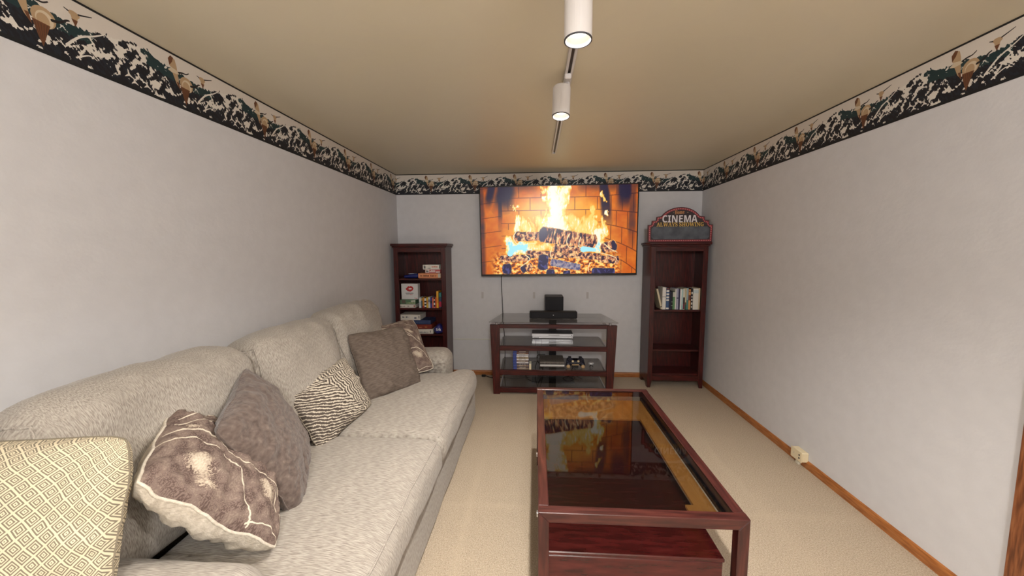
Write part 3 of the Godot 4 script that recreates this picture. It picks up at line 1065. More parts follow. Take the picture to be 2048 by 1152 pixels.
func pillow(called: String, label: String, c: Vector3, n: Vector3, xdir: Vector3, w: float, hh: float, thick: float, front: Material, back: Material, pipe: Material, seed_: float, wr := 0.008, pull := 0.07, backk := 1.0) -> void:
	var o := thing(called, label, "pillow", c, "throw pillows on the sofa")
	n = n.normalized()
	xdir = (xdir - n * xdir.dot(n)).normalized()
	var basis_ := Basis(xdir, n.cross(xdir), n)
	o.basis = basis_
	var nz := noise
	var rimz := func(u: float, v: float) -> float: return nz.get_noise_3d(u * 1.6 + seed_, v * 1.6, seed_) * 0.018 * maxf(absf(u), absf(v))
	var f := func(u: float, v: float, side: float) -> Vector3:
		var x := u * w / 2.0 * (1.0 - pull * (1.0 - v * v) * absf(u))
		var y := v * hh / 2.0 * (1.0 - pull * (1.0 - u * u) * absf(v))
		var cr := 1.0 - 0.07 * pow(absf(u * v), 5.0)
		x *= cr
		y *= cr
		var e := (1.0 - u * u) * (1.0 - v * v)
		var z := thick / 2.0 * pow(e, 0.42) * (1.0 if side > 0 else backk)
		var wk := nz.get_noise_3d(u * 4.0 + seed_ * 3.0, v * 4.0, side + seed_) * wr + nz.get_noise_3d(atan2(v, u) * 3.0, seed_, 2.0) * wr * 1.2 * smoothstep(0.3, 0.9, maxf(absf(u), absf(v)))
		return Vector3(x, y, side * (z + wk * minf(1.0, e * 6.0)) + rimz.call(u, v))
	for side in [1.0, -1.0]:
		var b := MB.new()
		var g := func(a: float, d: float) -> Vector3:
			var u := sin((a - 0.5) * PI) * 0.35 + (a * 2.0 - 1.0) * 0.65
			var v := sin((0.5 - d) * PI) * 0.35 + (1.0 - d * 2.0) * 0.65
			return f.call(u, v, side)
		b.sheet(g, 44, 44, Vector3(0, 0, -side * 3.0))
		part("front_cover" if side > 0 else "back_cover", b, front if side > 0 else back, o)
	var path := PackedVector3Array()
	for k in 4:
		for i in 24:
			var t := -1.0 + 2.0 * i / 24.0
			var uv: Vector2 = [Vector2(t, -1), Vector2(1, t), Vector2(-t, 1), Vector2(-1, -t)][k]
			# round the very corners a little
			path.append(f.call(uv.x, uv.y, 1.0))
	var bb := MB.new()
	bb.tube(path, 0.0042 if pipe == M.backing else 0.0022, 6, true)
	part("piping", bb, pipe, o)


func build_pillows() -> void:
	pillow("throw_pillow", "brown leaf patterned pillow with cream piping behind the plain brown one, by the far arm", Vector3(-1.0, 0.655, -2.60), Vector3(0.52, 0.62, 0.58), Vector3(0.69, 0.05, -0.72), 0.45, 0.45, 0.13, M.leaf, M.backing, M.backing, 1.0)
	pillow("throw_pillow", "plain dark taupe velvet pillow upright near the far end of the sofa", Vector3(-0.955, 0.662, -2.30), Vector3(0.77, 0.43, 0.46), Vector3(0.52, -0.03, -0.85), 0.44, 0.44, 0.13, M.velvet2, M.velvet2, M.velvet2, 2.0)
	pillow("throw_pillow", "cream and brown zebra chevron lumbar pillow at the middle of the sofa", Vector3(-1.035, 0.605, -1.80), Vector3(0.86, 0.48, 0.15), Vector3(0.10, 0.09, -0.99), 0.47, 0.33, 0.14, M.zebra, M.zebra, M.zebra, 3.0)
	pillow("throw_pillow", "rumpled dark brown velvet pillow slumped between the zebra and leaf pillows", Vector3(-0.985, 0.675, -1.275), Vector3(0.83, 0.42, -0.37), Vector3(0.28, -0.89, -0.33), 0.45, 0.45, 0.17, M.velvet, M.velvet, M.velvet, 4.0, 0.010)
	pillow("throw_pillow", "large brown leaf patterned pillow with cream back leaning over the near arm", Vector3(-0.968, 0.68, -1.04), Vector3(0.66, 0.64, -0.39), Vector3(0.48, -0.76, -0.44), 0.43, 0.43, 0.17, M.leaf, M.backing, M.backing, 5.0, 0.014, 0.05, 1.3)
	pillow("throw_pillow", "gold and cream diamond lattice pillow standing nearest the camera at lower left", Vector3(-1.15, 0.735, -0.70), Vector3(0.25, 0.30, 0.92), Vector3(0.96, -0.03, -0.25), 0.41, 0.41, 0.16, M.diamond, M.diamond, M.diamond, 6.0, 0.004, 0.01)


func build_coffee_table() -> void:
	var o := thing("coffee_table", "dark cherry coffee table with a smoked glass top", "coffee table", Vector3(0.35, 0, -1.74))
	var x0 := -0.339
	var x1 := 0.339
	var z1 := 0.573
	var z0 := -0.573
	var t := 0.5
	var w := 0.036
	# end frames mitred at the corners: front and back
	for e in [[z1 - w, z1], [z0, z0 + w]]:
		var b := MB.new()
		b.prism(PackedVector2Array([Vector2(x0, t), Vector2(x1, t), Vector2(x1 - w, t - w), Vector2(x0 + w, t - w)]), e[0], e[1], Transform3D(), 0.002)
		part("end_rail", b, M.table_x, o)
		b = MB.new()
		b.prism(PackedVector2Array([Vector2(x0, 0), Vector2(x0, t), Vector2(x0 + w, t - w), Vector2(x0 + w, 0)]), e[0], e[1], Transform3D(), 0.002)
		part("leg", b, M.table_up, o)
		b = MB.new()
		b.prism(PackedVector2Array([Vector2(x1, 0), Vector2(x1, t), Vector2(x1 - w, t - w), Vector2(x1 - w, 0)]), e[0], e[1], Transform3D(), 0.002)
		part("leg", b, M.table_up, o)
	for s in [[x0, x0 + w], [x1 - w, x1]]:
		boxpart("side_rail", M.table_z, o, s[0], s[1], t - w, t, z0 + w, z1 - w, 0.002)
	# smoked glass in its rebate
	var g := boxpart("glass_top", M.smoke, o, x0 + w, x1 - w, t - 0.008, t - 0.002, z0 + w, z1 - w, 0.0)
	g.set_meta("label", "smoked glass pane")
	# raw wood cleats under the glass: a broad one at the far end, a narrow one down the right with a short foot
	boxpart("cleat", M.ply, o, x0 + w, x1 - w, 0.428, 0.440, z0 + w, z0 + 0.29, 0.001)
	boxpart("cleat", M.ply, o, 0.225, 0.292, 0.428, 0.440, z0 + 0.291, 0.419, 0.001)
	boxpart("cleat", M.ply, o, 0.195, 0.292, 0.428, 0.440, 0.4195, 0.452, 0.001)
	boxpart("inner_rail", M.black, o, 0.2925, x1 - 0.001, 0.446, 0.463, z0 + w + 0.001, z1 - w - 0.001, 0.001)
	# the cabinet under the top, short of the right legs
	boxpart("cabinet_body", M.table_box, o, x0 + 0.012, 0.268, 0.03, 0.336, z0 + 0.02, z1 - 0.016, 0.003)
	boxpart("cabinet_top", M.table_box, o, x0 + 0.010, 0.272, 0.338, 0.352, z0 + 0.018, z1 - 0.012, 0.003)
	for z in [0.178, 0.601]:
		var b := MB.new()
		b.box(Vector3(x0 - 0.003, 0.478, z if z < 0.5 else 0.55), Vector3(0.006, 0.016, 0.014), 0.001)
		part("metal_clip", b, M.steel, o)


func build_stand() -> void:
	var o := thing("tv_stand", "dark cherry television stand with three glass shelves and a glass top", "tv stand", Vector3(0.164, 0, -3.5))
	# legs, wider at the top
	for s in [-1, 1]:
		var b := MB.new()
		b.prism(PackedVector2Array([Vector2(s * 0.5, 0), Vector2(s * 0.5, 0.67), Vector2(s * 0.59, 0.67), Vector2(s * 0.562, 0)]), -0.012, 0.038, Transform3D(), 0.002)
		part("leg", b, M.wood_up, o)
	for y in [[0.638, 0.674], [0.424, 0.466], [0.188, 0.233], [0.017, 0.061]]:
		boxpart("rail", M.wood_x, o, -0.5, 0.5, y[0], y[1], 0.0, 0.036, 0.002)
	# smoky glass shelves
	for y in [0.462, 0.230, 0.056]:
		var b := MB.new()
		b.prism(PackedVector2Array([Vector2(-0.495, 0.0), Vector2(0.495, 0.0), Vector2(0.495, 0.41), Vector2(-0.495, 0.41)]), 0, 0.006, Transform3D(Basis(Vector3.RIGHT, Vector3.FORWARD, Vector3.UP), Vector3(0, y - 0.001, 0.0)))
		part("glass_shelf", b, M.shelf_glass, o)
	var gt := MB.new()
	gt.prism(PackedVector2Array([Vector2(-0.6, -0.036), Vector2(0.6, -0.036), Vector2(0.525, 0.47), Vector2(-0.515, 0.47)]), 0, 0.007, Transform3D(Basis(Vector3.RIGHT, Vector3.FORWARD, Vector3.UP), Vector3(0, 0.692, 0.0)))
	part("glass_top", gt, M.shelf_glass, o)
	for s in [-1, 1]:
		for z in [0.012, -0.36]:
			var b := MB.new()
			b.lathe(PackedVector2Array([Vector2(0, 0), Vector2(0.012, 0), Vector2(0.012, 0.02), Vector2(0, 0.02)]), Transform3D(Basis(), Vector3(s * 0.53, 0.671 if z > 0 else 0.671, z)), 16, false)
			part("standoff", b, M.steel, o)
		# side bars that carry the shelves back to the post
		for y in [0.655, 0.448, 0.216, 0.042]:
			var b := MB.new()
			b.box(Vector3(s * 0.503, y, -0.19), Vector3(0.012, 0.024, 0.40), 0.002)
			part("side_bar", b, M.silver, o)
	for y in [0.655, 0.448, 0.216, 0.042]:
		boxpart("cross_bar", M.silver, o, -0.505, 0.505, y - 0.012, y + 0.012, -0.402, -0.39, 0.002)
	boxpart("centre_post", M.black, o, -0.018 + 0.0, 0.056, 0.0, 0.69, -0.445, -0.405, 0.003)
	boxpart("post_foot", M.black, o, -0.2, 0.24, 0.0, 0.012, -0.48, -0.28, 0.003)
	# ---- what stands on it
	var sub := thing("subwoofer", "black cube subwoofer standing behind the soundbar", "speaker", Vector3(0.19, 0.699, -3.855))
	boxpart("cabinet", M.grey, sub, -0.092, 0.092, 0.006, 0.205, -0.095, 0.085, 0.006)
	boxpart("grille", M.grille, sub, -0.088, 0.088, 0.010, 0.201, 0.085, 0.091, 0.002)
	for sx in [-0.07, 0.07]:
		for sz in [-0.07, 0.07]:
			boxpart("foot", M.black, sub, sx - 0.01, sx + 0.01, 0, 0.006, sz - 0.01, sz + 0.01, 0.001)
	var bar := thing("soundbar", "short black soundbar on the glass top under the television", "soundbar", Vector3(0.175, 0.699, -3.675))
	boxpart("body", M.black, bar, -0.232, 0.232, 0.003, 0.073, -0.04, 0.035, 0.008)
	boxpart("grille", M.grille, bar, -0.226, 0.226, 0.008, 0.068, 0.035, 0.040, 0.002)
	boxpart("foot", M.black, bar, -0.2, -0.16, 0, 0.003, -0.03, 0.03, 0.0005)
	boxpart("foot", M.black, bar, 0.16, 0.2, 0, 0.003, -0.03, 0.03, 0.0005)
	boxpart("badge", M.steel, bar, -0.004, 0.004, 0.033, 0.042, 0.040, 0.0408, 0.0002)
	var dvd := thing("disc_player", "slim silver disc player on the stand's top shelf", "disc player", Vector3(0.175, 0.467, -3.84))
	boxpart("body", M.grey, dvd, -0.208, 0.208, 0.004, 0.050, -0.14, 0.05, 0.002)
	boxpart("upper_fascia", plain(col(232, 232, 234), 0.3, 0.2), dvd, -0.21, 0.21, 0.0245, 0.052, 0.05, 0.058, 0.002)
	boxpart("lower_fascia", M.silver, dvd, -0.205, 0.205, 0.004, 0.0235, 0.05, 0.056, 0.002)
	boxpart("disc_tray", plain(col(205, 205, 208), 0.4), dvd, -0.04, 0.07, 0.031, 0.043, 0.058, 0.0592, 0.0003)
	boxpart("button", M.black, dvd, 0.19, 0.197, 0.035, 0.042, 0.058, 0.0595, 0.0003)
	boxpart("button", M.black, dvd, 0.188, 0.194, 0.012, 0.018, 0.056, 0.0575, 0.0003)
	for k in 4:
		boxpart("button", M.ink, dvd, -0.19 + k * 0.014, -0.182 + k * 0.014, 0.009, 0.016, 0.056, 0.0572, 0.0003)
	# stack of game cases
	var spines := [[92, 62, 48, "brown"], [120, 84, 58, "tan brown"], [210, 206, 200, "white"], [226, 224, 222, "bright white"], [178, 158, 120, "sand"], [214, 212, 208, "pale"], [150, 128, 108, "taupe"], [224, 222, 220, "plain white"], [108, 96, 92, "dark grey"], [140, 118, 100, "light brown"], [96, 80, 74, "dark brown"], [150, 130, 108, "beige"]]
	var words := ["topmost", "second", "third", "fourth", "fifth", "sixth", "seventh", "eighth", "ninth", "tenth", "eleventh", "bottom"]
	for k in 12:
		var y := 0.2355 + (11 - k) * 0.0151
		var sp: Array = spines[k]
		var c := thing("game_case", "%s game case of the stack on the stand, blue ended %s spine" % [words[k], sp[3]], "game case", Vector3(-0.137 + rng.randf_range(-0.003, 0.003), y, -3.56), "game cases stacked on the stand")
		boxpart("case", plain(col(30, 44, 96), 0.3), c, -0.075, 0.075, 0, 0.0145, -0.07, 0.07, 0.0015)
		boxpart("spine_sleeve", plain(col(sp[0], sp[1], sp[2]), 0.4), c, -0.04, 0.074, 0.0015, 0.013, 0.07, 0.0708, 0.0002)
		boxpart("blue_band", plain(col(60, 78, 150), 0.4), c, -0.074, -0.041, 0.0015, 0.013, 0.07, 0.0708, 0.0002)
		print_marks(c, M.ink if sp[0] > 160 else M.ivory_pale, -0.02, 0.045, 0.005, 0.005, 0.0708, 40 + k)
	# console, gamepad, odds and ends
	var speck := tri_mat(noise_tex(128, 0.12, 3, 31, ramp([[0.0, col(40, 36, 34)], [0.45, col(92, 84, 78)], [0.6, col(120, 112, 104)], [1.0, col(190, 184, 176)]])), Vector3(8, 8, 8), 0.6)
	var con := thing("game_console", "speckled grey game console on the stand's middle shelf", "game console", Vector3(0.163, 0.2355, -3.69))
	boxpart("body", speck, con, -0.117, 0.117, 0.004, 0.026, -0.12, 0.135, 0.003)
	boxpart("upper_shell", speck, con, -0.119, 0.119, 0.032, 0.055, -0.12, 0.120, 0.004)
	boxpart("front_strip", plain(col(214, 212, 208), 0.5), con, -0.117, 0.117, 0.016, 0.033, 0.1355, 0.138, 0.001)
	boxpart("dark_gap", M.black, con, -0.115, 0.115, 0.026, 0.032, -0.118, 0.119, 0.0)
	boxpart("foot", M.black, con, -0.1, 0.1, 0, 0.004, -0.1, 0.1, 0.001)
	var pad := thing("game_controller", "dark camouflage game controller with tan grips beside the console", "game controller", Vector3(0.388, 0.2355, -3.60))
	var camo := tri_mat(noise_tex(128, 0.03, 3, 32, ramp([[0.0, col(14, 14, 20)], [0.55, col(24, 24, 36)], [0.7, col(52, 54, 72)], [1.0, col(84, 84, 100)]])), Vector3(9, 9, 9), 0.5)
	var tanm := plain(col(188, 158, 116), 0.5)
	var tilt := Transform3D(Basis(Vector3.RIGHT, deg_to_rad(38)), Vector3(0, 0.052, 0))
	var b2 := MB.new()
	b2.cushion(Vector3(0.06, 0.02, 0.035), 0.019, 0.02, func(p: Vector3) -> Vector3: return tilt * p)
	part("body", b2, camo, pad)
	for s in [-1, 1]:
		b2 = MB.new()
		b2.cushion(Vector3(0.026, 0.02, 0.05), 0.0195, 0.012, func(p: Vector3) -> Vector3: return tilt * (Vector3(p.x, p.y, p.z) + Vector3(s * (0.054 + (p.z + 0.05) * 0.16), 0, 0.004)))
		part("shoulder", b2, camo, pad)
		b2 = MB.new()
		b2.cushion(Vector3(0.018, 0.017, 0.024), 0.0165, 0.01, func(p: Vector3) -> Vector3: return tilt * (p + Vector3(s * 0.070, -0.002, 0.052)))
		part("grip", b2, tanm, pad)
		b2 = MB.new()
		b2.lathe(PackedVector2Array([Vector2(0, 0.018), Vector2(0.007, 0.018), Vector2(0.007, 0.028), Vector2(0.012, 0.030), Vector2(0.011, 0.034), Vector2(0, 0.032)]), tilt * Transform3D(Basis(), Vector3(s * 0.026, 0, 0.018)), 16)
		part("thumbstick", b2, plain(col(226, 206, 168), 0.5), pad)
		b2 = MB.new()
		b2.box(Vector3(s * 0.052, 0.008, -0.048), Vector3(0.03, 0.014, 0.016), 0.004, tilt)
		part("trigger", b2, M.black, pad)
		for k in 4:
			var a := TAU * k / 4.0
			b2 = MB.new()
			b2.lathe(PackedVector2Array([Vector2(0, 0.018), Vector2(0.0045, 0.018), Vector2(0.004, 0.024), Vector2(0, 0.0245)]), tilt * Transform3D(Basis(), Vector3(s * 0.054 + cos(a) * 0.011, 0, -0.010 + sin(a) * 0.011)), 10)
			part("button", b2, M.grey, pad)
	b2 = MB.new()
	b2.box(Vector3(0, 0.02, -0.012), Vector3(0.05, 0.003, 0.026), 0.001, tilt)
	part("touchpad", b2, M.black_gloss, pad)
	b2 = MB.new()
	b2.box(Vector3(0, -0.004, 0.034), Vector3(0.07, 0.018, 0.012), 0.004, tilt)
	part("lower_edge", b2, tanm, pad)
	b2 = MB.new()
	b2.box(Vector3(0, 0.012, 0.0), Vector3(0.06, 0.024, 0.04), 0.003)
	part("rest", b2, M.black, pad)
	var cam := thing("desk_gadget", "small round silver gadget on a black tripod foot, right of the game controller", "gadget", Vector3(0.54, 0.2355, -3.60))
	var b3 := MB.new()
	b3.lathe(PackedVector2Array([Vector2(0, 0.026), Vector2(0.022, 0.026), Vector2(0.026, 0.032), Vector2(0.026, 0.040), Vector2(0.02, 0.046), Vector2(0, 0.047)]), Transform3D(), 20)
	part("disc", b3, M.silver, cam)
	for k in 3:
		var a := TAU * k / 3.0 + 0.5
		b3 = MB.new()
		b3.tube(PackedVector3Array([Vector3(0, 0.027, 0), Vector3(cos(a) * 0.012, 0.012, sin(a) * 0.012), Vector3(cos(a) * 0.022, 0.003, sin(a) * 0.022)]), 0.003, 6)
		part("leg", b3, M.black, cam)
	var tab := thing("small_box", "narrow ivory box standing right of the game case stack", "box", Vector3(-0.048, 0.2355, -3.53))
	boxpart("carton", M.ivory, tab, -0.010, 0.010, 0, 0.05, -0.04, 0.04, 0.001)
	boxpart("lid", M.ivory_pale, tab, -0.0105, 0.0105, 0.0505, 0.058, -0.0405, 0.0405, 0.001)
	# cords behind the stand
	var cords := [
		[[0.02, 0.46, -3.93], [0.0, 0.36, -3.95], [0.03, 0.25, -3.94], [0.0, 0.10, -3.92], [0.06, 0.02, -3.86]],
		[[0.05, 0.46, -3.93], [0.07, 0.38, -3.96], [0.04, 0.28, -3.95], [0.08, 0.12, -3.95], [0.10, 0.015, -3.90]],
		[[0.10, 0.30, -3.80], [0.02, 0.26, -3.88], [0.05, 0.14, -3.94], [0.14, 0.02, -3.88]],
		[[0.24, 0.015, -3.86], [0.34, 0.02, -3.80], [0.42, 0.10, -3.90], [0.36, 0.16, -3.96], [0.30, 0.12, -3.95], [0.44, 0.05, -3.86], [0.50, 0.015, -3.88]],
		[[0.20, 0.015, -3.80], [0.30, 0.03, -3.77], [0.40, 0.12, -3.93], [0.47, 0.15, -3.97]],
		[[-0.02, 0.015, -3.80], [-0.10, 0.04, -3.84], [-0.06, 0.15, -3.94], [0.04, 0.17, -3.96], [0.08, 0.08, -3.90], [0.02, 0.015, -3.84]]]
	var where := ["falling from the disc player left of the post", "falling beside the black post", "running from the game console to the floor", "coiled right of the post under the stand", "looping low at the right under the stand", "coiled left of the post under the stand"]
	for k in cords.size():
		var pts := []
		for q in cords[k]:
			pts.append(Vector3(q[0], q[1], q[2]))
		var cb := MB.new()
		cb.tube(curve3(pts), 0.0035, 6)
		tag(part("power_cord", cb, M.black), "thin black cord %s" % where[k], "cord", "cords behind the television stand")


func build_tv() -> void:
	var W := 1.60
	var Hh := W * 0.573
	var o := thing("television", "large flat wall television showing logs burning in a brick fireplace", "television", Vector3(0.231, 1.562, -3.895))
	var n := Vector3(0.011, -0.038, 0.999).normalized()
	var x := Vector3(1.0, 0.0095, -0.0107)
	x = (x - n * x.dot(n)).normalized()
	o.basis = Basis(x, n.cross(x), n)
	var b := MB.new()
	b.bx(-W / 2, W / 2, -Hh / 2, Hh / 2, -0.03, -0.004, 0.004)
	part("back_shell", b, M.black, o)
	var e := 0.011
	var lo := 0.02
	boxpart("bezel", M.black_gloss, o, -W / 2, W / 2, Hh / 2 - e, Hh / 2, -0.0045, 0.004, 0.001)
	boxpart("bezel", M.black_gloss, o, -W / 2, W / 2, -Hh / 2, -Hh / 2 + lo, -0.0045, 0.004, 0.001)
	boxpart("bezel", M.black_gloss, o, -W / 2, -W / 2 + e, -Hh / 2 + lo, Hh / 2 - e, -0.0045, 0.004, 0.001)
	boxpart("bezel", M.black_gloss, o, W / 2 - e, W / 2, -Hh / 2 + lo, Hh / 2 - e, -0.0045, 0.004, 0.001)
	b = MB.new()
	var tl := Vector3(-W / 2 + e, Hh / 2 - e, 0.0)
	b.picture(tl, Vector3(W - 2 * e, 0, 0), Vector3(0, -(Hh - e - lo), 0), Vector3(0, 0, -1))
	part("screen", b, M.screen, o)
	boxpart("badge", plain(col(60, 60, 62), 0.4), o, -0.014, 0.014, -Hh / 2 + 0.003, -Hh / 2 + 0.012, 0.004, 0.0048, 0.0002)
	boxpart("wall_bracket", M.black, o, -0.3, 0.3, -0.2, 0.2, -0.085, -0.03, 0.004)
	var l := AreaLight3D.new()
	l.name = "screen_light"
	l.area_size = Vector2(1.5, 0.85)
	l.light_color = col(255, 190, 120)
	l.light_energy = 0.02
	l.area_range = 8
	l.position = Vector3(0, 0, 0.012)
	l.rotation.y = PI
	l.shadow_enabled = true
	o.add_child(l)
	var c := MB.new()
	c.tube(curve3([Vector3(-0.36, 1.12, -3.95), Vector3(-0.365, 1.0, -4.012), Vector3(-0.358, 0.85, -4.015), Vector3(-0.352, 0.72, -4.012), Vector3(-0.345, 0.55, -4.01), Vector3(-0.335, 0.42, -4.012), Vector3(-0.33, 0.2, -4.0), Vector3(-0.36, 0.012, -3.97)]), 0.0038, 6)
	var cord := part("power_cord", c, M.black, o)
	cord.transform = o.transform.affine_inverse()


func bookcase(label: String, cx: float, zfront: float, shelves: Array, name_: String) -> Node3D:
	var o := thing(name_, label, "bookcase", Vector3(cx, 0, zfront - 0.14))
	var hw := 0.267
	var d0 := -0.13
	var d1 := 0.14
	# sides with a cut-out between front and back foot
	for s in [-1, 1]:
		var b := MB.new()
		var prof := PackedVector2Array([Vector2(d0, 0), Vector2(d0 + 0.045, 0), Vector2(d0 + 0.07, 0.05), Vector2(d1 - 0.075, 0.05), Vector2(d1 - 0.05, 0), Vector2(d1 - 0.018, 0), Vector2(d1 - 0.018, 1.398), Vector2(d0, 1.398)])
		b.prism(prof, 0, 0.018, Transform3D(Basis(Vector3(0, 0, 1), Vector3.UP, Vector3(-1, 0, 0)), Vector3(-hw + 0.018 if s < 0 else hw, 0, 0)))
		part("side_panel", b, M.wood_up, o)
		# front stile, its foot tapering
		b = MB.new()
		var i: int = -s
		b.prism(PackedVector2Array([Vector2(s * hw, 0.0), Vector2(s * hw, 1.398), Vector2(s * hw + i * 0.046, 1.398), Vector2(s * hw + i * 0.046, 0.085), Vector2(s * hw + i * 0.030, 0.0)]), d1 - 0.018, d1, Transform3D(), 0.0015)
		part("stile", b, M.wood_up, o)
	boxpart("cap", M.wood_x, o, -hw - 0.022, hw + 0.022, 1.414, 1.438, d0 - 0.004, d1 + 0.024, 0.003)
	boxpart("cap_moulding", M.wood_x, o, -hw - 0.012, hw + 0.012, 1.398, 1.414, d0 - 0.002, d1 + 0.014, 0.004)
	boxpart("top_rail", M.wood_x, o, -hw + 0.046, hw - 0.046, 1.352, 1.398, d1 - 0.018, d1 - 0.001, 0.001)
	boxpart("base_rail", M.wood_x, o, -hw + 0.046, hw - 0.046, 0.072, 0.125, d1 - 0.018, d1 - 0.003, 0.001)
	boxpart("back_panel", M.wood_up, o, -hw + 0.018, hw - 0.018, 0.06, 1.398, d0, d0 + 0.008, 0.0)
	for y in shelves:
		boxpart("shelf", M.wood_x, o, -hw + 0.0185, hw - 0.0185, y - 0.018, y, d0 + 0.0085, d1 - 0.019, 0.0015)
	return o


func build_bookcases() -> void:
	bookcase("tall dark cherry bookcase holding board games in the left corner", -1.170, -3.742, [1.084, 0.779, 0.508, 0.26, 0.12], "bookcase")
	bookcase("tall dark cherry bookcase under the cinema sign in the right corner", 1.380, -3.712, [0.780, 0.383, 0.142], "bookcase")
	build_sign()
	build_books()
	build_games()


func build_sign() -> void:
	var o := thing("cinema_sign", "marquee shaped home cinema chalkboard sign on top of the right bookcase", "sign", Vector3(1.382, 1.438, -3.735))
	var right := [Vector2(0.30, 0.0), Vector2(0.303, 0.165), Vector2(0.270, 0.168), Vector2(0.266, 0.205), Vector2(0.228, 0.208), Vector2(0.224, 0.242), Vector2(0.188, 0.246)]
	var pts := PackedVector2Array()
	for p in right:
		pts.append(p)
	for k in range(1, 16):
		var a := deg_to_rad(lerpf(18, 162, k / 16.0))
		pts.append(Vector2(cos(a) * 0.198, 0.182 + sin(a) * 0.150))
	for k in right.size():
		var p: Vector2 = right[right.size() - 1 - k]
		pts.append(Vector2(-p.x, p.y))
	var b := MB.new()
	b.prism(pts, -0.008, 0.004)
	part("board", b, plain(col(58, 18, 26), 0.5), o)
	var mid := Geometry2D.offset_polygon(pts, -0.007, Geometry2D.JOIN_ROUND)[0]
	b = MB.new()
	b.prism(mid, 0.004, 0.007)
	part("border", b, plain(col(150, 58, 66), 0.5), o)
	var inn := Geometry2D.offset_polygon(pts, -0.024, Geometry2D.JOIN_ROUND)[0]
	b = MB.new()
	b.prism(inn, 0.007, 0.009)
	part("panel", b, plain(col(56, 46, 50), 0.6), o)
	b = MB.new()
	var chalk := PackedVector2Array()
	for q in [[0.27, 0.03], [0.27, 0.148], [-0.27, 0.148], [-0.27, 0.03]]:
		chalk.append(Vector2(q[0], q[1]))
	b.prism(Geometry2D.offset_polygon(Geometry2D.offset_polygon(chalk, -0.02)[0], 0.02, Geometry2D.JOIN_ROUND)[0], 0.009, 0.0105)
	part("chalkboard", b, tri_mat(noise_tex(128, 0.02, 3, 33, ramp([[0.0, col(72, 76, 84)], [1.0, col(100, 106, 114)]])), Vector3(3, 3, 3), 0.8), o)
	# painted bulbs round the border
	var line := Geometry2D.offset_polygon(pts, -0.0155, Geometry2D.JOIN_ROUND)[0]
	b = MB.new()
	var run := 0.0
	for i in line.size():
		var p: Vector2 = line[i]
		var q: Vector2 = line[(i + 1) % line.size()]
		var L := p.distance_to(q)
		while run < L:
			var c := p.lerp(q, run / L)
			b.lathe(PackedVector2Array([Vector2(0.0052, 0.0), Vector2(0.004, 0.002), Vector2(0, 0.003)]), Transform3D(Basis(Vector3.RIGHT, PI / 2), Vector3(c.x, c.y, 0.007)), 8)
			run += 0.021
		run -= L
	part("bulb_row", b, plain(col(206, 130, 126), 0.4), o).set_meta("kind", "stuff")
	var heavy := SystemFont.new()
	heavy.font_names = PackedStringArray(["Droid Sans"])
	heavy.font_weight = 700
	var serif := SystemFont.new()
	serif.font_names = PackedStringArray(["Droid Serif"])
	serif.font_weight = 700
	letters("cinema_lettering", "CINEMA", heavy, 0.068, 0.325, plain(col(226, 222, 226), 0.5), o, Vector3(-0.008, 0.222, 0.0095))
	letters("always_showing_lettering", "ALWAYS SHOWING", serif, 0.038, 0.44, plain(col(214, 176, 84), 0.5), o, Vector3(-0.004, 0.168, 0.0098))
	var hm := letters("home_lettering", "Home", serif, 0.034, 0.088, plain(col(206, 144, 84), 0.5), o, Vector3(-0.012, 0.283, 0.0095))
	hm.rotation.z = 0.05
	for s in [-1, 1]:
		boxpart("flourish", plain(col(190, 160, 120), 0.5), o, s * 0.05 - 0.004 + s * 0.01, s * 0.05 + 0.02 * s, 0.279, 0.282, 0.009, 0.0102, 0.0001)


func book(label: String, x0: float, x1: float, y0: float, top: float, zf: float, depth: float, c: Color, bands: Array, group: String, tilt := 0.0) -> Node3D:
	var is_disc := label.contains("disc case")
	var o := thing("disc_case" if is_disc else "book", label, "disc case" if is_disc else "book", Vector3((x0 + x1) / 2.0, y0, zf), group)
	o.rotation.z = tilt
	var w := x1 - x0 - 0.001
	var h := top - y0
	var cover := plain(c, 0.55)
	boxpart("cover", cover, o, -w / 2, -w / 2 + 0.0025, 0, h, -depth, 0, 0.0005)
	boxpart("cover", cover, o, w / 2 - 0.0025, w / 2, 0, h, -depth, 0, 0.0005)
	boxpart("spine", cover, o, -w / 2, w / 2, 0, h, -0.003, 0.001, 0.0005)
	boxpart("pages", M.ivory_pale, o, -w / 2 + 0.0026, w / 2 - 0.0026, 0.002, h - 0.004, -depth + 0.004, -0.0032, 0.0)
	for q in bands:
		boxpart("spine_band", plain(q[2], 0.5), o, -w / 2 + 0.0003, w / 2 - 0.0003, h * q[0], h * q[1], 0.001, 0.0016, 0.0)
	return o


